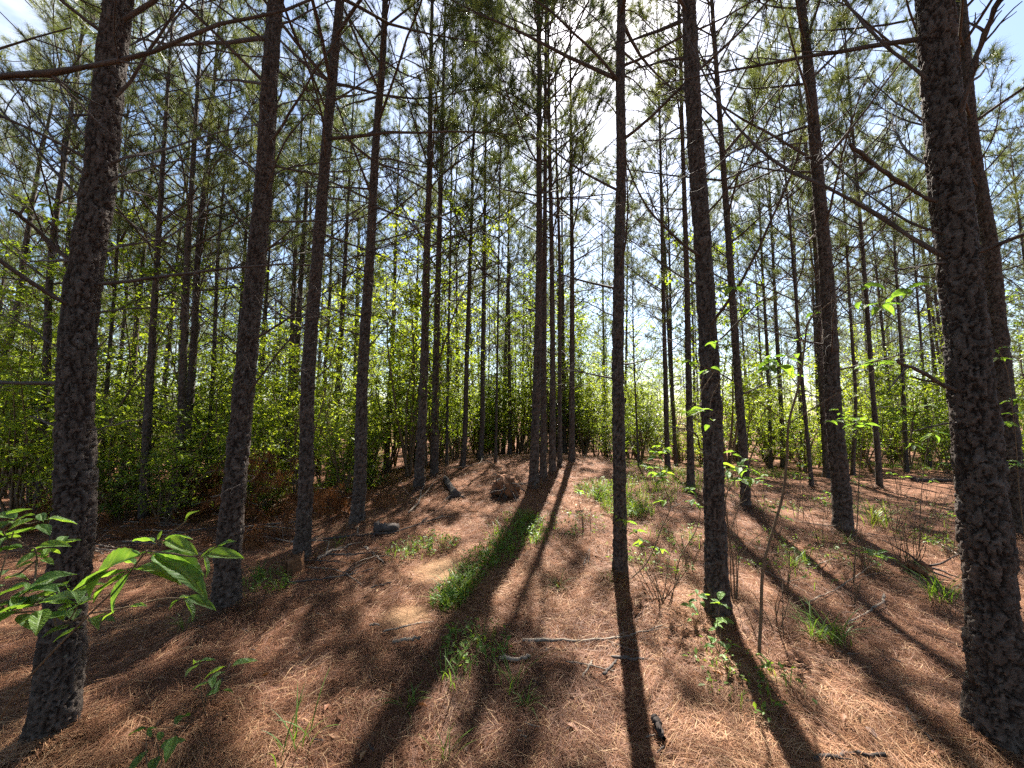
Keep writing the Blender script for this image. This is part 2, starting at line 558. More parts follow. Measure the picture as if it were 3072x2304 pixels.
def trunk_mesh(name, axis, D, H, res, zfine, seed, near, far=False):
    """tapered trunk; near trunks carry bark plates as relief"""
    zb = axis[0][2]
    A = spline(axis, 160)
    zz = A[:, 2] - zb
    if near:
        zs = np.concatenate([np.arange(-0.12, zfine, res), np.linspace(zfine, H, 26)])
        k = int(max(18, min(110, PI * D / res)))
    else:
        zs = np.concatenate([np.arange(-0.12, min(H, zfine), 0.45 if far else 0.16), np.linspace(min(H, zfine) + 0.1, H, 6 if far else 14)])
        k = 9 if far else 12
    cx = np.interp(zs, zz, A[:, 0]); cy = np.interp(zs, zz, A[:, 1])
    R = D / 2 * np.clip(1 - np.clip(zs, 0, None) / H, 0.02, 1) ** 0.75 * 1.05
    R = R * (1 + 0.60 * np.exp(-np.clip(zs + 0.12, 0, None) / 0.17) + 0.06 * np.exp(-np.clip(zs, 0, None) / 0.6))
    th = PI / 2 + np.arange(k) * 2 * PI / k
    TH, Z = np.meshgrid(th, zs)
    RR = np.repeat(R[:, None], k, 1)
    rs = np.random.RandomState(seed)
    # lumps, whorl swellings, root flare lobes
    RR = RR * (1 + 0.05 * (fbm(np.cos(TH) * 1.2 + seed, Z * 1.1 + np.sin(TH) * 1.2, 2) - 0.5) * 2)
    wz = np.cumsum(rs.uniform(0.38, 0.62, 40))
    for w in wz:
        RR = RR * (1 + 0.05 * np.exp(-((Z - w) / 0.045) ** 2))
    RR = RR * (1 + 0.16 * np.exp(-np.clip(Z + 0.12, 0, None) / 0.13) * np.sin(TH * rs.randint(4, 6) + rs.rand() * 6))
    plate = np.ones_like(RR); cell = np.full_like(RR, 0.5)
    if near:
        kb = 0.8 + 0.5 * rs.rand()
        nu = max(8, int(PI * D / (0.029 * kb)))
        S_ = (TH - PI / 2) * D / 2                      # arc length, seam at the far side
        w1 = fbm(S_ / 0.024 + seed, Z / 0.040, 4) - 0.5
        w2 = fbm(S_ / 0.024 + 91 + seed, Z / 0.040 + 37, 4) - 0.5
        u = np.mod(TH / (2 * PI) * nu + w1 * 1.7, nu)
        v = np.clip(Z + 0.12, 0, None) / (0.105 * kb) + w2 * 1.5 + 0.6
        f1, f2, cid = cells(u, v, nu, seed)
        plate = np.clip((f2 - f1) / 0.23, 0, 1); plate = plate * plate * (3 - 2 * plate)
        nu2 = int(nu * 2.2)
        g1, g2, cid2 = cells(np.mod(TH / (2 * PI) * nu2 + w2 * 2.6, nu2), np.clip(Z + 0.12, 0, None) / 0.016 + w1 * 2.6 + 1.2, nu2, seed + 1)
        flake = np.clip((g2 - g1) / 0.22, 0, 1)
        amp = 0.0155 * (D / 0.17) * np.clip(1.2 - Z / 8, 0.4, 1.2)
        RR = RR + amp * (plate - 0.8) + amp * 0.8 * plate * (cid - 0.5) + amp * 0.35 * plate * (cid2 - 0.5) * np.clip(flake * 2, 0, 1) + amp * 0.22 * w2
        cell = np.clip(0.25 * cid + 0.75 * cid2, 0, 1)
    V = np.stack([cx[:, None] + RR * np.cos(TH), cy[:, None] + RR * np.sin(TH), Z + zb], -1)
    n = len(zs)
    i = np.arange(n - 1)[:, None] * k; j = np.arange(k)[None]; j2 = (j + 1) % k
    q = np.stack([i + j, i + j2, i + k + j2, i + k + j], -1).reshape(-1, 4)
    V = V.reshape(-1, 3) - axis[0]
    return build_mesh(name, V, q, None, True, {'plate': plate.ravel(), 'cell': cell.ravel()})


# ------------------------------------------------------------------ branch, crown prototypes
def curvy(p0, d0, length, n, rs, droop=0.0, wob=0.12):
    pts = [np.array(p0, float)]
    d = np.array(d0, float); d /= np.linalg.norm(d)
    st = length / (n - 1)
    for i in range(n - 1):
        d = d + rs.normal(0, wob, 3) * np.array([1, 1, 0.7]) + np.array([0, 0, droop / (n - 1)])
        d /= np.linalg.norm(d)
        pts.append(pts[-1] + d * st)
    return np.array(pts)


def rperp(d, rs):
    v = rs.normal(0, 1, 3); v -= d * v.dot(d)
    return v / np.linalg.norm(v)


def needle_tuft(mb, p, d, rs, n, L, w, spread=0.9, a=None):
    """n slim triangular needles round a twig tip"""
    d = d / np.linalg.norm(d)
    dirs = rs.normal(0, spread, (n, 3)) + d * 1.0
    dirs /= np.linalg.norm(dirs, axis=1)[:, None]
    ln = L * rs.uniform(0.7, 1.1, n)
    base = p + d * rs.uniform(-0.5, 0.15, n)[:, None] * L * 0.7
    side = np.cross(dirs, rs.normal(0, 1, (n, 3))); side /= np.linalg.norm(side, axis=1)[:, None] + 1e-9
    tip = base + dirs * ln[:, None]; tip[:, 2] -= 0.12 * ln
    v = np.stack([base - side * w / 2, base + side * w / 2, tip], 1).reshape(-1, 3)
    t = np.arange(n * 3).reshape(-1, 3)
    mb.add(v, None, t, np.repeat(np.clip(rs.normal(0.5 if a is None else a, 0.2, n), 0, 1), 3))


def dead_branch_proto(seed):
    """bare branch along +X, length 1, with forked twigs"""
    rs = np.random.RandomState(seed)
    mb = MB()
    ax = curvy((0, 0, 0), (1, 0, rs.uniform(-0.05, 0.25)), 1.0, 12, rs, rs.uniform(-0.1, 0.55), 0.07)
    mb.tube(ax, np.linspace(0.0105, 0.0028, 12), 5)
    for k in range(rs.randint(9, 15)):
        i = rs.randint(2, 11)
        d = ax[i] - ax[i - 1]; d /= np.linalg.norm(d)
        dd = d * 0.75 + rperp(d, rs) * 0.8
        tw = curvy(ax[i], dd, rs.uniform(0.15, 0.5) * (1.15 - i / 14), 6, rs, rs.uniform(-0.2, 0.5), 0.14)
        mb.tube(tw, np.linspace(0.0034, 0.0014, 6), 3)
        if rs.rand() < 0.75:
            d2 = tw[3] - tw[2]; d2 /= np.linalg.norm(d2)
            t2 = curvy(tw[3], d2 + rperp(d2, rs) * 0.8, rs.uniform(0.06, 0.18), 4, rs, 0.2, 0.15)
            mb.tube(t2, np.linspace(0.0019, 0.001, 4), 3)
    return mb.mesh('dead_branch_%d' % seed)


DEADBR = [dead_branch_proto(100 + i) for i in range(10)]
for _m in DEADBR: _m.materials.append(M_TWIG)


def crown_proto(seed, nb=44, tufts=12, npt=52, base_dead=False):
    """limbs + needles of a loblolly crown on a vertical axis: z 0..9 (limb base at z=0), dead limbs hang below"""
    rs = np.random.RandomState(seed)
    limb, ned = MB(), MB()
    for b in range(nb):
        f = (b + rs.rand()) / nb
        z = 9.0 * (round(f * 17) / 17) ** 0.95 + rs.uniform(-0.06, 0.06)
        az = b * 2.4 + rs.uniform(-0.5, 0.5)
        L = (2.5 * (1 - f) ** 0.7 + 0.4) * rs.uniform(0.6, 1.2)
        el = math.radians(rs.uniform(18, 42) + 22 * f)
        d = np.array([math.cos(az) * math.cos(el), math.sin(az) * math.cos(el), math.sin(el)])
        ax = curvy((0, 0, z), d, L, 9, rs, rs.uniform(-0.1, 0.5), 0.06)
        mbr = 0.017 * (1 - 0.65 * f) + 0.004
        limb.tube(ax, np.linspace(mbr, 0.004, 9), 5)
        ntw = max(3, int(tufts * (0.45 + 0.7 * L / 2.3)))
        for k in range(ntw):
            i = rs.randint(5, 9)
            dd = ax[i] - ax[i - 1]; dd /= np.linalg.norm(dd)
            dk = dd * 0.9 + rperp(dd, rs) * 0.75 + np.array([0, 0, 0.25])
            tw = curvy(ax[i], dk, rs.uniform(0.16, 0.55) * (0.5 + 0.5 * L / 2.3), 4, rs, 0.4, 0.12)
            limb.tube(tw, np.linspace(0.005, 0.0028, 4), 3)
            a = rs.uniform(0.25, 0.8)
            needle_tuft(ned, tw[-1], tw[-1] - tw[-2], rs, npt, 0.19, 0.0046, 0.6, a)
            needle_tuft(ned, tw[-2], tw[-1] - tw[-2], rs, npt // 2, 0.18, 0.0046, 0.65, a)
        needle_tuft(ned, ax[-1], ax[-1] - ax[-2], rs, npt, 0.19, 0.0046, 0.55, rs.uniform(0.3, 0.8))
    if base_dead:
        for b in range(26):
            z = -rs.uniform(0.1, 4.2)
            az = rs.uniform(0, 2 * PI); el = math.radians(rs.uniform(-5, 35))
            d = np.array([math.cos(az) * math.cos(el), math.sin(az) * math.cos(el), math.sin(el)])
            L = rs.uniform(0.5, 1.9)
            ax = curvy((0, 0, z), d, L, 7, rs, rs.uniform(-0.2, 0.5), 0.09)
            limb.tube(ax, np.linspace(0.012, 0.004, 7), 4)
            for k in range(3):
                i = rs.randint(2, 6)
                dd = ax[i] - ax[i - 1]; dd /= np.linalg.norm(dd)
                limb.tube(curvy(ax[i], dd + rperp(dd, rs) * 0.9, rs.uniform(0.2, 0.5), 4, rs, 0.2, 0.12), np.linspace(0.005, 0.003, 4), 3)
    lm = limb.mesh('crown_limbs_%d' % seed); lm.materials.append(M_TWIG)
    nm = ned.mesh('crown_needles_%d' % seed, False); nm.materials.append(M_NEEDLE)
    return lm, nm


CROWN_NEAR = [crown_proto(200 + i) for i in range(3)]
CROWN_DENSE = [crown_proto(240 + i, 46, 12, 50) for i in range(3)]
CROWN_FAR = [crown_proto(220 + i, 40, 11, 46, True) for i in range(4)]


def add_branch(parent, name, p0, p1s, r0, r1, rs, twigs=5, mat_=None, k=8):
    """hand placed branch through world points (parent sits at parent.location, unrotated)"""
    L0 = np.array(parent.location)
    pts = spline(np.array([p0] + list(p1s)), 18) - L0
    n = len(pts)
    wob = np.stack([fbm(np.arange(n) * 0.6 + rs.rand() * 50, np.full(n, 3.3 + c), 2) - 0.5 for c in range(3)], -1)
    pts = pts + wob * 0.03 * np.linspace(0, 1, n)[:, None]
    mb = MB()
    rad = np.linspace(r0, r1, n) * (1 + 0.12 * rs.normal(0, 1, n))
    rad[0] = r0 * 1.5; rad[1] = r0 * 1.15
    r0 *= .85; rad = rad * .85
    v_, q_ = tube(pts, rad, k)
    c_ = np.repeat(pts, k, 0)
    v_ = c_ + (v_ - c_) * (1 + .16 * rs.normal(0, 1, (len(v_), 1)))
    mb.add(v_, q_)
    mb.add(pts[[-1]] + (pts[-1] - pts[-2]) * 0.12, None, [(0, -k + i, -k + (i + 1) % k) for i in range(k)])
    LL = np.linalg.norm(pts[-1] - pts[0])
    for j in range(twigs):
        i = rs.randint(5, n - 1)
        d = pts[i] - pts[i - 1]; d /= np.linalg.norm(d)
        tw = curvy(pts[i], d * 0.7 + rperp(d, rs) * 0.8, LL * rs.uniform(0.1, 0.32), 7, rs, rs.uniform(-0.3, 0.5), 0.13)
        mb.tube(tw, np.linspace(r1 * 0.8, r1 * 0.28, 7), 4)
        d2 = tw[4] - tw[3]; d2 /= np.linalg.norm(d2)
        mb.tube(curvy(tw[3], d2 + rperp(d2, rs) * 0.8, LL * 0.08, 4, rs, 0.2, 0.1), np.linspace(r1 * 0.45, r1 * 0.2, 4), 3)
    return obj(name, mb.mesh('branch'), mat_ or M_TWIG, parent)


TREE_POS = []
TREES = {}
TREE_AXIS = {}
CROT = {18: 6.283, 19: 3.142, 21: 4.713, 15: 5.497, 16: 4.712, 26: 2.357, 27: 2.356, 63: 0.785, 67: 3.927, 14: 3.927, 17: 3.142, 20: 3.142, 64: 1.571}          # extra turn of a tree's crown, by seed


def pine(base, pts3, D, H, label, group, near, seed, ndead=10, crown_from=0.36, dead_top=None, dense=False):
    rs = np.random.RandomState(seed)
    axis = axis_points(base, pts3, H)
    root = empty('pine_tree', base, label, 'tree', group)
    depth = max(1.0, base[1])
    zvis = min(H * 0.75, CAM_Z + depth * 1.12 - base[2] + 0.5)
    res = max(0.0062, depth * (0.0034 if depth < 6 else 0.0044))
    me = trunk_mesh('pine_trunk', axis, D, H, res, zvis if near else H * 0.8, seed, near, ndead == 0)
    obj('trunk', me, M_BARK if near else M_BARKF, root)
    A = spline(axis, 80) - axis[0]
    zc = H * crown_from
    a = np.array([np.interp(zc, A[:, 2], A[:, c]) for c in range(3)])
    b = A[-1]
    d = Vector(b - a)
    rot = d.to_track_quat('Z', 'Y').to_matrix().to_4x4() @ Matrix.Rotation(rs.uniform(0, 2 * PI) + CROT.get(seed, 0.0), 4, 'Z')
    cs_ = (CROWN_DENSE if dense else CROWN_NEAR) if ndead else CROWN_FAR
    lm, nm = cs_[rs.randint(len(cs_))]
    s = d.length / 9.0
    sx = s * rs.uniform(0.85, 1.15)
    for nme, m_ in (('crown_limbs', lm), ('crown', nm)):
        o = obj(nme, m_, None, root)
        o.matrix_local = Matrix.Translation(Vector(a)) @ rot @ Matrix.Diagonal((sx, sx, s, 1))
    zt = dead_top or zc + 0.6
    ndead = int(ndead * 2.1)
    for k in range(ndead):
        z = 1.75 + (zt - 1.75) * ((k + rs.rand()) / ndead)
        c = np.array([np.interp(z, A[:, 2], A[:, q]) for q in range(3)])
        L = rs.uniform(0.5, 1.0 + 0.22 * z)
        o = obj('branch', DEADBR[rs.randint(10)], None, root)
        th_ = min(1.25, 0.8 + 0.12 * z)
        o.matrix_local = (Matrix.Translation(Vector(c)) @ Matrix.Rotation(rs.uniform(0, 2 * PI), 4, 'Z') @
                          Matrix.Rotation(-math.radians(rs.uniform(0, 38)), 4, 'Y') @
                          Matrix.Rotation(rs.uniform(-0.6, 0.6), 4, 'X') @ Matrix.Diagonal((L, L * 0.9, L * 0.9, 1)))
    TREE_POS.append((base[0], base[1]))
    root['axis_top'] = float(H)
    return root


def pine_px(key, bx, by, w, pts, label, group=None, near=False, seed=0, H=14.5, ndead=10, crown_from=0.35, D=None, **kw):
    base = G(bx, by)
    depth = base[1]
    xr = (pts[0][0] if pts else bx)
    ca = math.cos(math.atan((xr - 1536) / FPX))
    if D is None: D = w * depth / FPX * ca
    p3 = [P(x, y, depth) for x, y in pts]
    o = pine(base, p3, D, H, label, group, near, seed, ndead, crown_from, dense=(bx < 1700 and key not in ('T7', 'T8', 'T9', 'T10')), **kw)
    TREES[key] = (o, base, D)
    TREE_AXIS[key] = spline(axis_points(base, p3, H), 80)
    return o


def branch_px(key, pts, r0, r1, seed, twigs=5, dz=0.0, dy=0.0, start=True, name='branch'):
    """branch of tree `key` through picture points; dy moves it towards (-) or away (+) along its length"""
    o, base, D = TREES[key]
    rs = np.random.RandomState(seed)
    n = len(pts)
    w = [P(x, y, base[1] + dy * i / max(1, n - 1)) for i, (x, y) in enumerate(pts)]
    A = TREE_AXIS[key]
    zz = w[0][2] - 0.25 * (w[1][2] - w[0][2])
    w.insert(0, np.array([np.interp(zz, A[:, 2], A[:, c]) for c in (0, 1)] + [zz]))
    return add_branch(o, name, w[0], w[1:], r0, r1, rs, twigs)


# ------------------------------------------------------------------ the pines one can tell apart
pine_px('T1', 160, 2215, 126, [(183, 1985), (223, 1546), (228, 1136), (264, 750), (280, 670), (318, 330), (355, 0)],
        'thick lichen-grey pine trunk beside the sunlit broad-leaved sprig', near=True, seed=11, ndead=9, H=15)
pine_px('T2', 674, 1830, 70, [(699, 1521), (734, 1136), (772, 750), (793, 530), (809, 241), (827, 0)],
        'straight dark pine rising from a sunny straw patch behind the sunlit sprig', near=True, seed=12, ndead=12, H=15)
pine_px('T3', 904, 1682, 44, [(915, 1521), (924, 1136), (954, 750), (993, 278), (1020, 0)],
        'leaning pine with a rotten stump at its foot and pale sticks alongside', near=True, seed=13, ndead=11, H=14.5)
pine_px('T4', 1070, 1575, 36, [(1075, 1521), (1087, 1136), (1111, 750), (1131, 386), (1147, 193), (1156, 0)],
        'slim pine standing beside the short weathered log chunk', near=True, seed=14, ndead=12, H=14)
pine_px('T5', 1255, 1468, 27, [(1258, 1425), (1271, 1136), (1281, 750), (1289, 482), (1292, 241)],
        'pine trunk with leafy vine, with a pale dead twig tangle at its base', near=True, seed=15, ndead=10, H=14)
pine_px('T6', 1303, 1425, 22, [(1307, 1136), (1316, 770), (1328, 337)],
        'pine trunk wrapped in vine just behind the toppled log', near=True, seed=16, ndead=8, H=14)
pine_px('T7', 1600, 1459, 25, [(1601, 1425), (1611, 1136), (1618, 750), (1617, 482), (1618, 241), (1615, 0)],
        'front pine of the tight row beside the upturned root clump', near=True, seed=17, ndead=8, H=14.5, crown_from=0.34)
pine_px('T8', 1630, 1439, 18, [(1631, 1136), (1634, 760), (1636, 386)],
        'second pine of the tight row behind the upturned root clump', near=True, seed=18, ndead=7, H=13.5, crown_from=0.58)
pine_px('T9', 1657, 1420, 18, [(1658, 1136), (1655, 760), (1648, 386)],
        'third pine of the tight row behind the upturned root clump', near=True, seed=19, ndead=5, H=14, crown_from=0.36)
pine_px('T10', 1680, 1396, 13, [(1679, 1136), (1678, 750), (1670, 500)],
        'thin fourth pine of the tight row, squeezed between thicker trunks', near=True, seed=20, ndead=6, H=12.5, crown_from=0.62)
pine_px('T11', 1715, 1382, 17, [(1716, 1136), (1716, 750), (1713, 482)],
        'reddish last pine of the tight row at the crest of the track', near=True, seed=21, ndead=7, H=14, crown_from=0.36)
pine_px('T12', 1861, 1728, 38, [(1859, 1521), (1854, 1136), (1858, 750), (1864, 482), (1861, 241), (1864, 0)],
        'lone straight pine casting its shadow straight down the track', near=True, seed=22, ndead=7, H=15)
pine_px('T13', 2155, 1850, 62, [(2143, 1521), (2130, 1136), (2109, 750), (2084, 386), (2066, 0)],
        'dark pine with thin twiggy saplings and a leafy seedling at its foot', near=True, seed=23, ndead=9, H=15)
pine_px('T14', 2237, 1524, 27, [(2236, 1473), (2213, 1136), (2189, 770), (2155, 290), (2135, 0)],
        'slim pine right behind the cluster of big dangling sapling leaves', near=True, seed=24, ndead=9, H=14)
pine_px('T15', 2072, 1473, 21, [(2072, 1425), (2066, 1136), (2058, 750), (2050, 500)],
        'slim pine with grass round its foot behind the arched pale twig', near=True, seed=25, ndead=8, H=13.5, crown_from=0.55)
pine_px('T16', 2003, 1412, 15, [(1996, 1136), (1987, 750), (1980, 400)],
        'thin pine behind the leafy sapling on the bright grass', near=True, seed=26, ndead=7, H=13.5, crown_from=0.55)
pine_px('T17', 2028, 1396, 11, [(2016, 1136), (2008, 750)],
        'very thin pine close behind another thin pine by the bright grass', near=False, seed=27, ndead=5, H=12)
pine_px('T18', 2528, 1597, 60, [(2526, 1521), (2501, 1232), (2485, 895), (2475, 770), (2449, 482), (2429, 241), (2402, 0)],
        'sturdy dark pine leaning in front of a second trunk near the dead shrubs', near=True, seed=28, ndead=9, H=15, D=0.19)
pine_px('T18b', 2484, 1432, 26, [(2470, 1200), (2460, 1040), (2448, 750), (2434, 600), (2395, 241), (2366, 0)],
        'pine trunk half hidden close behind the sturdy leaning pine', near=True, seed=29, ndead=8, H=15)
pine_px('T19', 2436, 1466, 13, [(2410, 1184), (2395, 991), (2376, 750), (2350, 450)],
        'thin crooked pine leaning beside the sturdy dark pine', near=True, seed=30, ndead=6, H=12)
pine_px('T20', 2638, 1464, 19, [(2634, 1377), (2615, 1136), (2602, 943), (2588, 750), (2560, 420)],
        'leaning pine beyond the tall arching grass in the sunny clearing', near=True, seed=31, ndead=7, H=14)
pine_px('T21', 2558, 1425, 13, [(2566, 1184), (2554, 990), (2540, 750), (2520, 400)],
        'thin pine between the sturdy dark pine and the leaning clearing pine', near=True, seed=32, ndead=6, H=13)
pine_px('T22', 2312, 1405, 13, [(2305, 1136), (2284, 750), (2272, 450)], 'slim pine in the bright shrubs behind the cluster of dangling leaves', None, near=False, seed=33, ndead=6, H=13.5)
pine_px('T23', 2350, 1400, 15, [(2342, 1200), (2332, 1040), (2318, 750), (2300, 400)], 'slim pine standing tight beside another in the bright shrubs past dangling leaves', None, near=False, seed=34, ndead=6, H=14)
pine_px('T24', 2995, 2235, 158, [(2981, 1890), (2947, 1521), (2913, 1136), (2872, 750), (2835, 420), (2802, 0)],
        'massive dark rough-barked pine with broken limb stubs', near=True, seed=35, ndead=5, H=15.5)
pine_px('T25', 3062, 1610, 68, [(3020, 1232), (2995, 990), (2972, 750), (2925, 482), (2882, 0)],
        'pine trunk standing close behind the massive rough-barked pine', near=True, seed=36, ndead=9, H=15)
pine_px('T26', -60, 1480, 34, [(8, 1087), (48, 943), (72, 771), (120, 482), (166, 270)],
        'strongly leaning pine with shrubs in front, beyond the thick lichen-grey trunk', near=True, seed=37, ndead=8, H=13.5)
pine_px('T27', 115, 1540, 33, [(117, 1521), (138, 1136), (155, 760), (200, 434), (240, 145)],
        'dark pine standing in shade just behind the thick lichen-grey trunk', near=True, seed=38, ndead=9, H=14)
pine_px('T28', 515, 1555, 29, [(521, 1521), (552, 1040), (564, 750), (580, 482), (600, 145)],
        'front trunk of the close pair of pines behind the fallen brush', near=True, seed=39, ndead=9, H=14)
pine_px('T29', 552, 1525, 29, [(560, 1330), (581, 1040), (595, 750), (622, 482), (651, 145)],
        'rear trunk of the close pair of pines behind the fallen brush', near=True, seed=40, ndead=9, H=14)
pine_px('T30', 430, 1565, 30, [(440, 1320), (452, 1100), (470, 800)],
        'shaded pine beside the close pair, half hidden in leafy brush', near=True, seed=41, ndead=8, H=12.5)
pine_px('T32', 615, 1490, 17, [(627, 1330), (641, 1090), (655, 750), (680, 450)],
        'thin pine standing just beyond the close pair, brush at its foot', near=False, seed=42, ndead=7, H=13)
pine_px('T33', 844, 1473, 20, [(858, 1330), (870, 1180), (880, 895), (900, 500)],
        'thin pine behind the hanging rusty brush', near=False, seed=43, ndead=8, H=13.5)
pine_px('T34', 873, 1449, 24, [(885, 1180), (902, 845), (925, 500)],
        'darker pine behind the hanging rusty brush, thicker than its neighbour', near=True, seed=44, ndead=8, H=14)
pine_px('T35', 955, 1425, 14, [(970, 1180), (984, 990), (1000, 600)], 'thin pine before shrubs, nearly touching the dark slim pine at the straw edge', None, seed=45, ndead=7, H=13.5)
pine_px('T36', 1000, 1450, 19, [(1012, 1180), (1024, 990), (1045, 600)],
        'dark slim pine at the edge of the sunlit straw, before shrubs', near=True, seed=46, ndead=8, H=14)
pine_px('T37', 1159, 1410, 17, [(1164, 1280), (1178, 1040), (1185, 800), (1195, 500)],
        'pine with climbing leaves low on its trunk and a brushy mound at its foot', near=True, seed=47, ndead=8, H=14)
MIDLAB = ['slim pine between the low-vine pine and the pine with the twig tangle',
          'slim pine standing just past the vine-wrapped pine, at the edge of the mound',
          'very thin stem tight against a slim pine behind the toppled log',
          'slim straight pine beyond the toppled log with leafy shrubs behind',
          'slim pine directly behind the upturned root clump',
          'pole-thin pine beside the upturned root clump',
          'pole-thin pine between the root clump and the tight row',
          'slim pine in front of dark evergreens past the tight row',
          'thin pine just behind the vine-wrapped pine',
          'slim shaded pine close behind the straight dark pine',
          'thin shaded pine between the straight dark pine and the rusty brush',
          'slim pine in the thicket past the lichen-grey trunk',
          'slim pine at the clearing rim near the dark fallen log',
          'thin pine half hidden beside the massive rough-barked pine']
for k_, (bx, by, w, pts) in enumerate([
        (1231, 1377, 14, [(1236, 1280), (1247, 1040), (1255, 700)]),
        (1388, 1400, 15, [(1393, 1330), (1400, 1090), (1410, 800)]),
        (1373, 1372, 8, [(1371, 1040), (1369, 750)]),
        (1440, 1378, 15, [(1444, 1330), (1448, 1090), (1452, 800)]),
        (1508, 1362, 12, [(1511, 1330), (1516, 1090), (1523, 850)]),
        (1487, 1388, 7, [(1490, 1200), (1494, 940)]),
        (1565, 1352, 8, [(1569, 1090), (1572, 800)]),
        (1813, 1345, 10, [(1812, 1200), (1810, 990), (1806, 700)]),
        (1340, 1400, 9, [(1344, 1090), (1350, 800)]),
        (690, 1450, 17, [(705, 1200), (725, 900)]),
        (770, 1435, 13, [(782, 1200), (800, 900)]),
        (300, 1500, 18, [(318, 1200), (345, 850)]),
        (2720, 1415, 14, [(2712, 1200), (2690, 850)]),
        (2790, 1405, 12, [(2772, 1150), (2745, 800)])]):
    pine_px('M%d' % k_, bx, by, w, pts, MIDLAB[k_], None, seed=60 + k_, ndead=7, H=12.5 + (k_ * 37 % 20) / 10)
pine_px('T46', 1916, 1398, 6, [(1909, 1250), (1901, 1040), (1897, 850)],
        'spindly young pine with bare stem beside the bright grass', seed=80, ndead=4, H=7)

# ------------------------------------------------------------------ far pines
GR_FAR = 'far pines filling the depth of the wood'
rsf = np.random.RandomState(5)
tp = list(TREE_POS)
cnt = 0
for _ in range(6000):
    y = 10.5 + 50 * rsf.rand() ** 1.6
    x = rsf.uniform(-1.5, 1.5) * y
    px = 1536 + x / y * FPX
    if 1880 < px < 2000 and y < 45: continue
    if abs(px - 1775) < 75 and y < 24: continue
    if px > 1650 and y < 13: continue
    gap = 1.05 + 0.034 * y
    if any((x - a) ** 2 + (y - b) ** 2 < gap * gap for a, b in tp): continue
    tp.append((x, y))
    base = np.array([x, y, float(ground(x, y))])
    H = rsf.uniform(11.5, 14.5)
    lean = rsf.normal(0, 0.02, 2)
    pine(base, [base + np.array([lean[0] * 4, lean[1] * 4, 4.0])], rsf.uniform(0.10, 0.18), H,
         'distant slim pine deep in the wood behind the green shrubs', GR_FAR, False, 1000 + cnt, 0, rsf.uniform(0.28, 0.44))
    cnt += 1
    if cnt >= 255: break

for _ in range(400):  # unseen pines carrying the stand on, added to darken the ambient light
    x, y = rsf.uniform(-13, 13), rsf.uniform(-13, 0.6)
    if x * x + y * y < 5 or (y > -1 and abs(x) < 3.2): continue
    if any((x - a) ** 2 + (y - b) ** 2 < 5.5 for a, b in tp): continue
    tp.append((x, y))
    base = np.array([x, y, float(ground(x, y))])
    pine(base, [base + np.array([0, 0, 4.0])], rsf.uniform(0.13, 0.2), rsf.uniform(12, 15),
         'unseen pine of the same stand, added outside the view to darken ambient light', 'unseen pines added outside the view for shade', False, 3000 + len(tp), 0, rsf.uniform(0.25, 0.36))

# off-picture neighbour whose long limb reaches into the view
b0 = np.array([-3.35, 1.75, float(ground(-3.35, 1.75))])
o = pine(b0, [b0 + np.array([0.05, 0, 4.0])], 0.18, 14, 'pine whose long dark limb crosses in front of the lichen-grey trunk', None, False, 501, 0, 0.45)
TREES['T0'] = (o, b0, 0.18)
_d = 1.55
w = [b0 + np.array([0, 0, 3.0])] + [P(x, y, _d) for x, y in ((0, 230), (160, 215), (290, 193), (430, 160), (560, 105), (700, 62), (850, 30), (960, -10))]
add_branch(o, 'branch', w[0], w[1:], 0.016, 0.006, np.random.RandomState(9), 6)

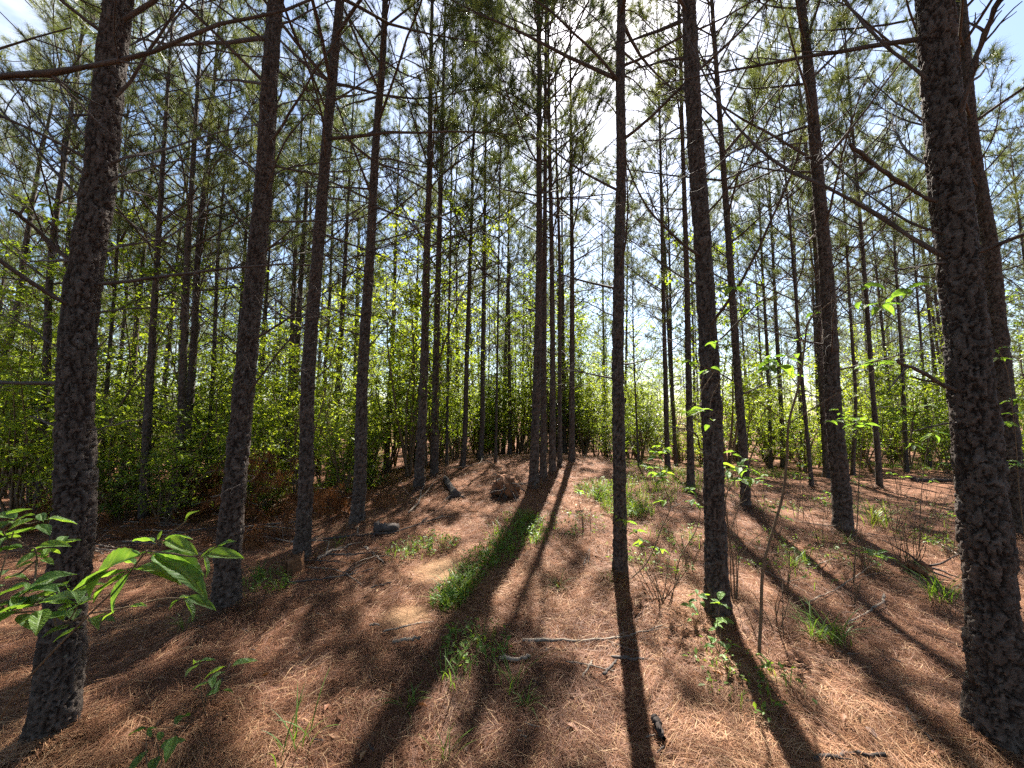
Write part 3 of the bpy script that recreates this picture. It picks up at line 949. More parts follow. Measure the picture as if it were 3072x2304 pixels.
# ------------------------------------------------------------------ hand-placed limbs of the near pines
BR = [
    ('T24', [(2800, 752), (2627, 641), (2434, 540), (2376, 518), (2265, 434), (2159, 309), (2077, 145), (2050, 60)], .017, .006, 0.5, 7),
    ('T24', [(2800, 600), (2700, 545), (2600, 478), (2545, 434)], .019, .014, -0.15, 1),
    ('T24', [(2760, 220), (2600, 80), (2530, 0), (2480, -60)], .015, .006, 0.3, 5),
    ('T24', [(2850, 420), (2895, 289), (2950, 120), (2998, 0), (3020, -80)], .022, .012, -0.45, 5),
    ('T24', [(2870, 1170), (2772, 1121), (2689, 1083)], .016, .012, -0.2, 0),
    ('T24', [(2815, 790), (2740, 803), (2665, 814)], .010, .006, 0.25, 3),
    ('T24', [(2760, 680), (2640, 610), (2560, 545), (2450, 420), (2410, 330)], .010, .004, 0.6, 4),
    ('T24', [(2770, 360), (2650, 280), (2560, 150)], .008, .003, 0.4, 4),
    ('T24', [(2840, 1270), (2770, 1285), (2705, 1290)], .007, .004, -0.1, 1),
    ('T25', [(2975, 600), (3020, 560), (3080, 500), (3140, 430)], .014, .007, -0.1, 4),
    ('T25', [(2950, 470), (3000, 467), (3075, 465)], .010, .006, -0.1, 3),
    ('T25', [(2940, 380), (3010, 330), (3075, 285)], .011, .006, -0.1, 3),
    ('T25', [(2985, 760), (3040, 700), (3090, 660)], .014, .008, 0.1, 3),
    ('T25', [(2900, 100), (2960, 20), (3000, -40)], .012, .006, 0.1, 3),
    ('T1', [(215, 780), (120, 700), (70, 655), (25, 625)], .019, .014, -0.25, 2),
    ('T1', [(232, 583), (120, 458), (0, 328), (-60, 260)], .013, .006, 0.3, 5),
    ('T1', [(232, 506), (145, 395), (29, 241), (-40, 150)], .012, .005, 0.6, 5),
    ('T1', [(262, 415), (207, 328), (178, 255), (150, 120)], .009, .004, 0.5, 4),
    ('T1', [(290, 766), (362, 737), (482, 718), (578, 660), (640, 590)], .012, .004, 0.5, 5),
    ('T1', [(345, 535), (434, 506), (627, 463), (760, 430)], .011, .004, 0.7, 6),
    ('T1', [(350, 482), (482, 453), (627, 405), (771, 371), (850, 345)], .012, .004, 0.8, 6),
    ('T1', [(347, 576), (434, 583), (555, 622)], .008, .003, 0.5, 4),
    ('T1', [(310, 935), (386, 926), (482, 923), (627, 938), (790, 943)], .009, .003, 0.6, 4),
    ('T1', [(295, 1288), (370, 1268), (435, 1255)], .007, .004, 0.2, 1),
    ('T1', [(175, 1040), (96, 986), (0, 943), (-50, 925)], .009, .004, 0.3, 4),
    ('T1', [(165, 1275), (110, 1255), (85, 1248)], .008, .005, 0.1, 0),
    ('T1', [(330, 200), (420, 120), (520, 60), (640, -30)], .010, .004, 0.7, 5),
    ('T2', [(795, 752), (900, 705), (1024, 660), (1130, 590), (1260, 470)], .012, .004, 0.8, 6),
    ('T2', [(815, 530), (964, 487), (1100, 460), (1240, 380)], .012, .004, 0.9, 6),
    ('T2', [(830, 310), (850, 240), (870, 210), (974, 125), (1080, 30)], .010, .004, 0.6, 5),
    ('T2', [(835, 318), (964, 299), (1100, 280), (1200, 240), (1400, 160)], .011, .004, 1.2, 7),
    ('T2', [(770, 1068), (916, 1032), (1012, 1015)], .009, .004, 0.5, 3),
    ('T2', [(765, 1124), (820, 1114), (911, 1111)], .007, .004, 0.4, 2),
    ('T2', [(730, 880), (650, 820), (578, 750)], .010, .004, 0.5, 4),
    ('T2', [(708, 1063), (660, 1030), (612, 1000)], .008, .004, 0.4, 3),
    ('T2', [(780, 390), (700, 330), (600, 250), (500, 140)], .010, .004, 0.8, 6),
    ('T2', [(765, 520), (690, 470), (600, 430)], .009, .004, 0.5, 4),
    ('T2', [(765, 1430), (700, 1462), (640, 1490)], .005, .003, -0.3, 2),
    ('T3', [(970, 660), (1024, 652), (1125, 593), (1255, 482), (1330, 400)], .010, .004, 0.8, 6),
    ('T3', [(985, 300), (1024, 290), (1160, 270), (1250, 231), (1400, 100), (1445, 0)], .011, .004, 1.0, 6),
    ('T3', [(960, 460), (860, 400), (760, 330)], .009, .003, 0.6, 5),
    ('T4', [(1130, 480), (1230, 470), (1330, 400), (1440, 290)], .009, .003, 0.8, 6),
    ('T4', [(1115, 700), (1210, 640), (1290, 570)], .007, .003, 0.5, 4),
    ('T4', [(1105, 960), (1180, 900), (1240, 830)], .007, .003, 0.5, 4),
    ('T7', [(1610, 400), (1555, 333), (1458, 202), (1420, 130)], .012, .004, 0.6, 7),
    ('T7', [(1610, 347), (1500, 280), (1440, 240)], .010, .004, 0.7, 6),
    ('T7', [(1625, 340), (1680, 290), (1740, 190), (1790, 90)], .011, .004, 0.4, 6),
    ('T12', [(1846, 125), (1790, 60), (1723, 0), (1690, -40)], .012, .005, 0.5, 5),
    ('T12', [(1875, 30), (1960, 90), (2048, 178), (2100, 240)], .010, .004, 0.7, 5),
    ('T12', [(1886, 232), (1960, 310), (2048, 395), (2110, 450)], .011, .004, 0.6, 5),
    ('T12', [(1845, 704), (1780, 650), (1713, 578)], .008, .003, 0.5, 4),
    ('T12', [(1880, 704), (1960, 610), (2048, 520), (2090, 430)], .009, .003, 0.6, 5),
    ('T12', [(1848, 340), (1790, 290), (1680, 220), (1620, 150)], .009, .003, 0.8, 5),
    ('T12', [(1840, 855), (1800, 835), (1750, 800)], .005, .002, 0.4, 3),
    ('T13', [(2130, 700), (2200, 640), (2300, 632)], .008, .003, 0.5, 4),
    ('T13', [(2080, 200), (2150, 160), (2240, 60), (2280, 0)], .010, .004, 0.6, 5),
    ('T13', [(2100, 580), (2040, 500), (1990, 400)], .009, .003, 0.6, 5),
    ('T13', [(2105, 1348), (2092, 1308), (2060, 1288), (2012, 1283)], .010, .006, -0.35, 0),
    ('T13', [(2143, 855), (2146, 850), (2152, 838)], .009, .006, -0.1, 0),
    ('T18', [(2455, 560), (2520, 500), (2600, 440), (2680, 330)], .010, .004, 0.6, 5),
    ('T18', [(2430, 330), (2470, 250), (2500, 140), (2520, 0)], .010, .004, 0.5, 5),
    ('T18', [(2465, 700), (2380, 650), (2260, 640)], .008, .003, 0.6, 4),
    ('T18b', [(2400, 290), (2320, 270), (2240, 290), (2180, 310)], .009, .003, 0.6, 4),
]
for i_, (k_, pts, r0, r1, dy, tw) in enumerate(BR):
    branch_px(k_, pts, r0 * .74, r1 * .8, 700 + i_, tw + 2, dy=dy)

# ------------------------------------------------------------------ understory shrubs, saplings
def leaf_cards(mb, pos, dirs, L, rs, fold=0.25, wr=0.5):
    """folded two-quad leaves"""
    n = len(pos)
    d = dirs / (np.linalg.norm(dirs, axis=1)[:, None] + 1e-9)
    up = np.array([0, 0, 1.0]) + rs.normal(0, 0.45, (n, 3))
    s = np.cross(d, up); s /= np.linalg.norm(s, axis=1)[:, None] + 1e-9
    nrm = np.cross(s, d)
    l = L * rs.uniform(0.4, 1.25, n)[:, None]
    w = l * wr / 2
    a = pos
    m1 = pos + d * l * 0.5 + s * w + nrm * w * fold
    m2 = pos + d * l * 0.5 - s * w + nrm * w * fold
    tip = pos + d * l - nrm * l * 0.12
    v = np.stack([a, m1, tip, m2], 1).reshape(-1, 3)
    i = np.arange(n)[:, None] * 4
    t = np.concatenate([i + np.array([[0, 1, 2]]), i + np.array([[0, 2, 3]])])
    mb.add(v, None, t, np.repeat(np.clip(rs.normal(0.5, 0.22, n), 0, 1), 4))


def shrub_proto(seed, height, spread, nstem, leafL, per, airy=0.6, low=1):
    rs = np.random.RandomState(seed)
    st, fo = MB(), MB()
    for s_ in range(nstem):
        az = rs.uniform(0, 2 * PI)
        d = np.array([math.cos(az) * spread * rs.uniform(0.2, 1), math.sin(az) * spread * rs.uniform(0.2, 1), 1.0])
        H = height * rs.uniform(0.6, 1.0)
        ax = curvy((0.06 * math.cos(az), 0.06 * math.sin(az), -0.03), d, H, 12, rs, 0.1, 0.09)
        st.tube(ax, np.linspace(0.006 + 0.0045 * height, 0.003, 12), 4)
        nb = int(7 + 3.2 * height)
        for b in range(nb):
            i = rs.randint(low, 12)
            dd = ax[i] - ax[i - 1]; dd /= np.linalg.norm(dd)
            pd = rperp(dd, rs); pd[2] *= 0.4
            L = H * rs.uniform(0.12, 0.30) * (1.25 - i / 14)
            br = curvy(ax[i], pd + dd * 0.45, L + 0.12, 7, rs, -0.1, 0.12)
            st.tube(br, np.linspace(0.0045, 0.0018, 7), 3)
            n = int(per * rs.uniform(0.5, 1.4))
            idx = rs.rand(n) * 6
            k = idx.astype(int); f = (idx - k)[:, None]
            pos = br[k] * (1 - f) + br[np.minimum(k + 1, 6)] * f + rs.normal(0, leafL * airy, (n, 3)) * np.array([1, 1, 0.55])
            dirs = rs.normal(0, 1, (n, 3)) * np.array([1, 1, 0.3]) + np.array([0, 0, -0.35])
            leaf_cards(fo, pos, dirs, leafL, rs)
    a = st.mesh('shrub_stems_%d' % seed); a.materials.append(M_STEM)
    b = fo.mesh('shrub_leaves_%d' % seed, False)
    return a, b


def young_pine_proto(seed, H=3.2):
    rs = np.random.RandomState(seed)
    st, fo = MB(), MB()
    ax = curvy((0, 0, -0.03), (0, 0, 1), H, 14, rs, 0.1, 0.02)
    st.tube(ax, np.linspace(0.03, 0.006, 14), 5)
    for b in range(30):
        f = 0.12 + 0.86 * (b + rs.rand()) / 30
        p = np.array([np.interp(f * H, ax[:, 2], ax[:, c]) for c in range(3)])
        az = b * 2.4; el = math.radians(rs.uniform(15, 45))
        d = np.array([math.cos(az) * math.cos(el), math.sin(az) * math.cos(el), math.sin(el)])
        br = curvy(p, d, H * 0.30 * (1.05 - f) + 0.15, 6, rs, 0.5, 0.06)
        st.tube(br, np.linspace(0.009, 0.004, 6), 4)
        for k in range(2, 6):
            needle_tuft(fo, br[k], br[k] - br[k - 1], rs, 26, 0.18, 0.004, 0.5)
    a = st.mesh('young_pine_stem'); a.materials.append(M_TWIG)
    b = fo.mesh('young_pine_needles', False); b.materials.append(M_YOUNG)
    return a, b


SHRUBS = []
for i_, (h, sp, ns, ll, per) in enumerate([(2.2, 0.45, 9, 0.08, 26), (3.0, 0.35, 8, 0.085, 24), (4.8, 0.26, 6, 0.095, 26),
                                           (6.2, 0.2, 5, 0.10, 26), (1.6, 0.6, 11, 0.07, 20), (3.6, 0.4, 7, 0.09, 26)]):
    a_, b_ = shrub_proto(300 + i_, h, sp, ns, ll, per, low=3 if h > 3.5 else 1)
    b_.materials.append(M_LEAF)
    SHRUBS.append((a_, b_, h))
DARKSHRUB = []
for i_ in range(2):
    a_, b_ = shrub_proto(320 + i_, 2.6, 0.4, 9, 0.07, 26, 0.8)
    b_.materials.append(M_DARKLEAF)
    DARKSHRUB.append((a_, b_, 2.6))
YP = [young_pine_proto(330 + i_) for i_ in range(3)]


def place_plant(proto, x, y, s, rz, name, label, cat, group, sz=None, stem='stem', fol='foliage'):
    o = empty(name, (x, y, float(ground(x, y))), label, cat, group)
    o.rotation_euler = (0, 0, rz)
    for nm_, me in ((stem, proto[0]), (fol, proto[1])):
        obj(nm_, me, None, o, scale=(s, s, sz or s))
    return o


rsu = np.random.RandomState(21)
placed = []
GS = {'low': ('bushy green shrub of small bright leaves under the pines', 'leafy shrubs under the pines'),
      'tall': ('tall airy sapling with backlit leaves between pines', 'broadleaf saplings between the pines'),
      'far': ('distant leafy shrub in the green wall beyond the clearing', 'far shrubs of the green wall'),
      'yp': ('young bright green pine with branches down to the ground', 'young pines beyond the track'),
      'dark': ('dense dark evergreen shrub in deep shade behind the track crest', 'dark evergreen shrubs')}


ZONE = ['']


def try_shrub(x, y, kind, gap, s=None):
    if any((x - a) ** 2 + (y - b) ** 2 < gap * gap for a, b in placed): return False
    if any((x - a) ** 2 + (y - b) ** 2 < 0.2 for a, b in TREE_POS): return False
    placed.append((x, y))
    rz = rsu.uniform(0, 2 * PI)
    lab, grp = GS[kind]
    if ZONE[0]:
        lab, grp = lab.split(' under ')[0].split(' between ')[0] + ZONE[0], grp + ZONE[0]
    if kind == 'low': pr = SHRUBS[[0, 1, 4][rsu.randint(3)]]; nm, c = 'shrub', 'shrub'
    elif kind == 'tall': pr = SHRUBS[[2, 3, 5][rsu.randint(3)]]; nm, c = 'broadleaf_sapling', 'sapling'
    elif kind == 'far': pr = SHRUBS[rsu.randint(6)]; nm, c = 'shrub', 'shrub'
    elif kind == 'yp': pr = YP[rsu.randint(3)]; nm, c = 'young_pine', 'tree'
    else: pr = DARKSHRUB[rsu.randint(2)]; nm, c = 'evergreen_shrub', 'shrub'
    k = s or (rsu.uniform(0.85, 1.25) if kind == 'tall' else rsu.uniform(0.65, 1.1))
    place_plant(pr, x, y, k, rz, nm, lab, c, grp, k * rsu.uniform(0.85, 1.1))
    return True


ZONE[0] = ' in the thicket behind the close pair of pines'
for _ in range(900):        # left thicket
    y = rsu.uniform(7.2, 15); x = rsu.uniform(-1.35, -0.12) * y
    if x > -2.2 - 0.1 * max(0, 9 - y) and y < 11.5: continue
    if fbm(x * .55 + 3, y * .55 + 3, 2) < .34: continue
    try_shrub(x, y, 'tall' if rsu.rand() < 0.6 else 'low', 0.64)
    if len(placed) > 84: break
ZONE[0] = ' behind the crest of the track'
n0 = len(placed)
for _ in range(900):        # behind the crest
    y = rsu.uniform(12.5, 18); x = rsu.uniform(-3.0, 3.0)
    try_shrub(x, y, ['low', 'tall', 'tall'][rsu.randint(3)], 0.85)
    if len(placed) > n0 + 34: break
ZONE[0] = ' beyond the sunny clearing'
n0 = len(placed)
for _ in range(900):        # right side
    y = rsu.uniform(10.8, 17); x = rsu.uniform(0.2, 1.35) * y
    if x < 2.6: continue
    try_shrub(x, y, 'tall' if rsu.rand() < 0.35 else 'low', 0.95)
    if len(placed) > n0 + 48: break
ZONE[0] = ''
n0 = len(placed)
for _ in range(2000):       # far wall
    y = rsu.uniform(17, 44); x = rsu.uniform(-1.45, 1.45) * y
    try_shrub(x, y, 'far', 1.2 + 0.02 * y, rsu.uniform(0.8, 1.5))
    if len(placed) > n0 + 150: break
for x, y in ((3.2, 17.0), (4.4, 18.5), (5.6, 20), (3.9, 21), (2.6, 20.5), (7.5, 19), (6.2, 16.5), (9.5, 18), (11.5, 17)):
    try_shrub(x, y, 'yp', 0.3, rsu.uniform(1.1, 1.7))
ZONE[0] = ' closing the gap behind the track crest'
for k_ in range(60):
    y = rsu.uniform(14.5, 30); x = rsu.uniform(0.17, 0.42) * y
    try_shrub(x, y, 'tall' if rsu.rand() < .55 else 'low', 1.0, rsu.uniform(.8, 1.15))
ZONE[0] = ''
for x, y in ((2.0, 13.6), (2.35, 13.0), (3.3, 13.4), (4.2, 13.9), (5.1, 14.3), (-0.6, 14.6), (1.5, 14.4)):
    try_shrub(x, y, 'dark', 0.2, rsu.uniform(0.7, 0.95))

# ------------------------------------------------------------------ vines climbing two trunks
def vine(key, z0, z1, n, label, seed):
    o, base, D = TREES[key]
    rs = np.random.RandomState(seed)
    tr = [c for c in o.children if c.name.startswith('trunk')][0]
    co = np.zeros(len(tr.data.vertices) * 3); tr.data.vertices.foreach_get('co', co); co = co.reshape(-1, 3)
    root = empty('climbing_vine', base, label, 'vine')
    zs = np.linspace(z0, z1, 40)
    cx = []
    for z in zs:
        s = co[np.abs(co[:, 2] - z) < 0.12]
        cx.append(s.mean(0)[:2] if len(s) else cx[-1])
    cx = np.array(cx)
    th = np.cumsum(rs.normal(0, 0.25, 40)) - 1.2
    R = D / 2 * (1 - zs / 15) + 0.02
    pts = np.stack([cx[:, 0] + R * np.cos(th), cx[:, 1] + R * np.sin(th), zs], -1)
    mb = MB(); mb.tube(pts, 0.006, 4)
    obj('stem', mb.mesh('vine_stem'), M_STEM, root)
    fo = MB()
    k = rs.randint(0, 40, n)
    a = rs.uniform(0, 2 * PI, n)
    out = np.stack([np.cos(a), np.sin(a), np.zeros(n)], -1)
    pos = np.stack([cx[k, 0], cx[k, 1], zs[k]], -1) + out * (R[k] + np.abs(rs.normal(0, 0.13, n)))[:, None] + rs.normal(0, 0.05, (n, 3))
    leaf_cards(fo, pos, out + rs.normal(0, 0.5, (n, 3)) + np.array([0, 0, -0.5]), 0.075, rs, wr=0.8)
    me = fo.mesh('vine_leaves', False); me.materials.append(M_LEAF)
    obj('foliage', me, None, root)


vine('T5', 1.6, 4.6, 260, 'leafy vine climbing the pine with the dead twig tangle', 901)
vine('T6', 1.0, 5.2, 420, 'dense leafy vine wrapping the pine behind the toppled log', 902)
vine('T37', 0.6, 2.2, 160, 'small-leaved vine low on the pine above the brushy mound', 903)

# ------------------------------------------------------------------ large leaves, hero plants
def leaf_proto(seed, serr=True, wr=0.46, droop=0.18, fold=0.22):
    """one broad leaf along +X, length 1, toothed edge, quilted between side veins; 'var' marks the veins"""
    rs = np.random.RandomState(seed)
    nx, ny = 22, 4
    V = []; A = []
    pet = 0.08
    for i in range(nx + 1):
        u = i / nx
        half = wr / 2 * (math.sin(PI * min(1, u ** 0.82)) ** 0.85) * (1.0 if u < 0.97 else 0.5)
        if serr: half *= 1 + (0.07 if i % 2 else -0.02)
        half = max(half, 0.004)
        bend = -droop * u * u + 0.02 * math.sin(u * 7 + seed)
        for j in range(-ny, ny + 1):
            v = j / ny
            vein = max(0, 1 - abs(((u * 9 - abs(v) * 2.2) % 1) - 0.5) * 5.0)
            q = 0.006 * (1 - vein) * (1 - abs(v)) * 1.0
            V.append((pet + u * (1 - pet), half * v, bend + fold * half * abs(v) * 1.6 + q + 0.012 * math.sin(9 * u + 5 * v + seed)))
            A.append(max(vein * 0.8, 1.0 if j == 0 else 0))
    w = 2 * ny + 1
    q = []
    for i in range(nx):
        for j in range(w - 1):
            q.append((i * w + j, i * w + j + 1, (i + 1) * w + j + 1, (i + 1) * w + j))
    mb = MB(); mb.add(V, q, None, np.array(A))
    mb.tube(np.array([(0, 0, 0.0), (pet * 0.5, 0, 0.006), (pet * 1.1, 0, 0.0)]), [0.011, 0.009, 0.006], 4, 0.9)
    me = mb.mesh('leaf_%d' % seed)
    me.materials.append(M_BIGLEAF)
    return me


LEAVES = [leaf_proto(1, True, 0.40, 0.2, 0.35), leaf_proto(2, True, 0.42, 0.28, 0.4), leaf_proto(3, True, 0.36, 0.12, 0.3), leaf_proto(4, True, 0.46, 0.35, 0.35)]
SMALLLEAF = [leaf_proto(11, False, 0.5, 0.15, 0.3), leaf_proto(12, False, 0.4, 0.25, 0.25)]
LANCE = [leaf_proto(21, False, 0.26, 0.35, 0.3)]


def put_leaf(parent, p0, d, L, roll, rs, protos=LEAVES, wk=1.0):
    d = np.array(d, float); d /= np.linalg.norm(d)
    X = Vector(d)
    Z = Vector((0, 0, 1)) - X * X.z
    if Z.length < 0.15: Z = Vector((0, -1, 0.2)) - X * (Vector((0, -1, 0.2)).dot(X))
    Z.normalize()
    Yv = Z.cross(X)
    Mx = Matrix((X, Yv, Z)).transposed().to_4x4()
    o = obj('leaf', protos[rs.randint(len(protos))], None, parent)
    o.matrix_local = Matrix.Translation(Vector(np.array(p0) - np.array(parent.location))) @ Mx @ Matrix.Rotation(roll, 4, 'X') @ Matrix.Diagonal((L, L * wk * rs.uniform(0.9, 1.1), L, 1))
    return o


def stem_obj(parent, polys, name='stem', m=None):
    for pts, r0, r1 in polys:
        pts = spline(np.array(pts), max(8, 4 * len(pts))) - np.array(parent.location)
        mb = MB(); mb.tube(pts, np.linspace(r0, r1, len(pts)), 5)
        obj(name, mb.mesh('stem'), m or M_STEM, parent)


def cluster(parent, p, n, L, rs, protos=LEAVES, up=0.1, spread=1.0):
    a0 = rs.uniform(0, 6)
    for k in range(n):
        a = a0 + k * 2 * PI / n + rs.uniform(-0.35, 0.35)
        d = np.array([math.cos(a), math.sin(a), up + rs.uniform(-0.55, 0.35)])
        put_leaf(parent, p + rs.normal(0, L * 0.12 * spread, 3), d, L * rs.uniform(0.65, 1.15), rs.uniform(-0.5, 0.5), rs, protos)


def LT(x, y):  # bottom-left tile coordinates -> photograph pixels
    return x / 2.063, 1500 + y / 2.063


# the sunlit sprig in front of the lichen-grey trunk
rsl = np.random.RandomState(77)
D0 = 0.74
gb = np.array([-1.30, 0.95, 0.0]); gb[2] = float(ground(gb[0], gb[1]))
spr = empty('broadleaf_sprig', gb, 'sunlit sprig of big toothed bright green leaves by the lichen-grey trunk', 'plant')
S = lambda x, y, d=D0: P(*LT(x, y), d)
stem_obj(spr, [([gb, S(60, 1250, 0.86), S(250, 1020, 0.80), S(560, 700, 0.77), S(830, 420), S(905, 315), S(1000, 250, .73), S(1160, 125, .73)], 0.0042, 0.0014)], 'stem')
stem_obj(spr, [([S(905, 315), S(1060, 330, .70), S(1230, 345, .68), S(1350, 285, .67)], 0.0018, 0.0011),
               ([S(560, 700, .77), S(800, 660, .78), S(1010, 610, .80), S(1150, 610, .80)], 0.0018, 0.0011)], 'twig')
for (bx, by, bd), (tx, ty, td), roll in [
        ((1140, 135, .73), (1195, 55, .72), 0.9), ((1000, 258, .73), (1215, 300, .66), 0.35), ((960, 265, .73), (835, 222, .78), 0.3),
        ((985, 255, .73), (1190, 200, .80), -0.3), ((975, 250, .73), (1000, 188, .74), 1.2),
        ((905, 318, .74), (412, 505, .70), -0.55), ((800, 428, .74), (455, 522, .67), 0.5),
        ((915, 325, .74), (1290, 488, .70), 0.35), ((930, 322, .74), (1290, 420, .79), -0.3),
        ((825, 425, .74), (1095, 428, .70), 0.3), ((815, 425, .74), (655, 705, .69), -0.6), ((800, 430, .74), (548, 612, .72), -0.2),
        ((840, 405, .74), (750, 350, .82), 0.2), ((1240, 345, .68), (1490, 325, .64), 0.5), ((1340, 290, .67), (1452, 245, .66), 0.4),
        ((1250, 345, .68), (1310, 460, .66), -0.5), ((1300, 310, .67), (1230, 350, .63), 0.3),
        ((1140, 608, .80), (1335, 652, .77), 0.3), ((1130, 612, .80), (1225, 715, .77), -0.4), ((1120, 610, .80), (1035, 660, .78), 0.3),
        ((1100, 608, .80), (1200, 590, .88), 0.2), ((800, 660, .78), (905, 645, .76), 0.3), ((720, 680, .78), (620, 745, .75), 0.2)]:
    p0, p1 = S(bx, by, bd), S(tx, ty, bd + (td - bd) * 0.3)
    put_leaf(spr, p0, p1 - p0, float(np.linalg.norm(p1 - p0)) * 1.0, roll, rsl, wk=0.72)

# shaded leafy bush at the edge by the lichen-grey trunk
gb2 = np.array([-1.75, 1.15, 0.0]); gb2[2] = float(ground(gb2[0], gb2[1]))
bus = empty('broadleaf_bush', gb2, 'shaded bush of dull green broad leaves at the lichen-grey trunk foot', 'plant')
BUSP = [gb2, gb2 + np.array([.35, -.12, .45]), gb2 + np.array([.5, -.2, .8])]
stem_obj(bus, [(BUSP, .006, .003)])
for (x, y, d, n, L) in [(110, 110, 1.0, 5, .10), (250, 130, 1.02, 4, .09), (60, 250, 1.0, 5, .09), (190, 300, 1.0, 4, .09), (330, 280, 1.03, 4, .07),
                        (230, 370, 1.0, 3, .06), (40, 480, 1.0, 4, .08), (210, 540, .95, 5, .10), (120, 620, .93, 6, .11), (240, 650, .92, 6, .12),
                        (60, 700, .95, 5, .09), (400, 540, .98, 4, .09), (330, 700, .95, 4, .07), (480, 660, .95, 4, .07), (450, 750, .97, 3, .07), (560, 760, .95, 3, .06)]:
    p = S(x, y, d)
    q_ = min(BUSP, key=lambda e: np.linalg.norm(e - p) + (0.15 if e[2] > p[2] else 0))
    stem_obj(bus, [([q_, (q_ + p) / 2 + rsl.normal(0, .012, 3), p], .0026, .0013)])
    BUSP.append(p)
    cluster(bus, p, n, L * .72, rsl, LEAVES, 0.15, 1.2)

# seedlings on the straw
def seedling(gx, gy, h, clusters, label, seed, protos=LEAVES, group=None):
    rs = np.random.RandomState(seed)
    g = G(gx, gy)
    o = empty('broadleaf_seedling', g, label, 'plant', group)
    for (cx_, cy_, n, L) in clusters:
        p = P(cx_, cy_, g[1] + rs.uniform(-.03, .03))
        p[2] = max(p[2], g[2] + 0.05)
        stem_obj(o, [([g, (g + p) / 2 + rs.normal(0, .012, 3), p], .003, .0014)])
        cluster(o, p, n, L, rs, protos, 0.2)
    return o


seedling(610, 2120, .2, [(600, 1985, 3, .10), (630, 2040, 3, .10), (690, 2000, 2, .12), (655, 2070, 3, .09)], 'low seedling of toothed leaves on shaded straw', 31)
seedling(455, 2330, .2, [(440, 2195, 3, .08), (470, 2230, 3, .09), (530, 2190, 2, .10), (485, 2260, 2, .10)], 'dim broad-leaved seedling low in the shaded straw beside dead twigs', 32)
seedling(2160, 1968, .3, [(2160, 1812, 5, .09), (2165, 1862, 5, .07), (2140, 1930, 5, .07), (2190, 1930, 3, .06), (2150, 1885, 4, .06)], 'bright seedling at the foot of the pine with twiggy saplings', 33, SMALLLEAF)
seedling(2110, 1872, .2, [(2100, 1800, 4, .09), (2090, 1785, 3, .08), (2065, 1820, 3, .09), (2075, 1862, 2, .07)], 'small leafy sprout beside the bright seedling at the pine foot', 34, SMALLLEAF)
seedling(1738, 1520, .2, [(1738, 1478, 7, .12)], 'small whorl-leaved seedling standing alone before the lone straight pine', 35)
seedling(2630, 1705, .2, [(2625, 1660, 5, .12), (2600, 1650, 4, .10), (2650, 1675, 4, .10)], 'leafy seedling beside the base of dead twigs', 36)
seedling(2875, 1590, .2, [(2855, 1550, 4, .08), (2860, 1545, 3, .06)], 'pale green seedling close to the massive pine', 37, SMALLLEAF)


for k_, (x, y, h) in enumerate([(2290, 1500, 55), (2400, 1480, 60), (2480, 1560, 60), (2690, 1480, 60), (2780, 1500, 70), (2840, 1440, 50), (2160, 1470, 50), (2570, 1490, 45), (2340, 1600, 60), (2880, 1600, 60)]):
    seedling(x, y, .2, [(x - 14, y - h, 5, .12), (x + 18, y - h * .8, 4, .11), (x + 4, y - h * 1.35, 4, .10)], 'leafy green sprout in the straw of the sunny clearing', 600 + k_, [SMALLLEAF, LEAVES][k_ % 2], 'leafy sprouts in the clearing')


def sapling(base_px, stems, clusters, label, seed, protos=LEAVES, dd=0.0, name='sapling', group=None, g=None):
    """stems: list of (pixel polyline, r0, r1) - first starts at the base"""
    rs = np.random.RandomState(seed)
    g = G(*base_px) if g is None else g
    o = empty(name, g, label, 'sapling', group)
    ALLP = []
    for i, (pl, r0, r1) in enumerate(stems):
        n = len(pl)
        pts = [P(x, y, g[1] + dd * (j / n)) for j, (x, y) in enumerate(pl)]
        if i == 0: pts = [g] + pts
        ALLP += list(spline(np.array(pts), 24)[8 if i == 0 else 0:])
        stem_obj(o, [(pts, r0 * 1.15, r1 * 1.3)], 'stem' if i == 0 else 'twig')
    for (x, y, n, L) in clusters:
        p = P(x, y, g[1] + dd * 0.6 + rs.uniform(-.05, .05))
        q_ = min(ALLP, key=lambda e: np.linalg.norm(e - p) + (0.1 if e[2] > p[2] else 0))
        if np.linalg.norm(q_ - p) > .02:
            stem_obj(o, [([q_, (q_ + p) / 2 + rs.normal(0, .02, 3), p], .0032, .0018)], 'twig')
        cluster(o, p, n, L, rs, protos, 0.05)
    return o


sapling((1882, 1746), [([(1940, 1688), (1962, 1645), (1985, 1582), (2005, 1542), (2012, 1518), (1995, 1465), (1988, 1436), (1976, 1380)], .006, .003),
                       ([(1962, 1645), (1900, 1600), (1850, 1575), (1800, 1490)], .003, .0016), ([(1985, 1582), (2050, 1520), (2100, 1500)], .003, .0016)],
        [(1990, 1345, 4, .11), (1975, 1365, 4, .12), (1950, 1400, 4, .12), (1965, 1425, 5, .13), (1995, 1415, 4, .12), (1985, 1440, 3, .10),
         (1845, 1545, 3, .09), (1875, 1560, 4, .10), (1905, 1590, 4, .10), (1922, 1620, 4, .10), (1925, 1645, 2, .09), (1985, 1650, 3, .09), (1963, 1645, 3, .07), (1895, 1535, 2, .07)],
        'crooked sapling with a bright leaf cluster leaning by the lone straight pine', 41)
sapling((2025, 1745), [([(2038, 1680), (2092, 1580), (2105, 1500)], .005, .0025), ([(2092, 1580), (2075, 1520)], .002, .001)],
        [(2078, 1470, 4, .10), (2075, 1500, 4, .10), (2085, 1515, 3, .09), (1985, 1500, 4, .10)],
        'slender sapling with pale shiny leaves before the dark twiggy pine', 42)
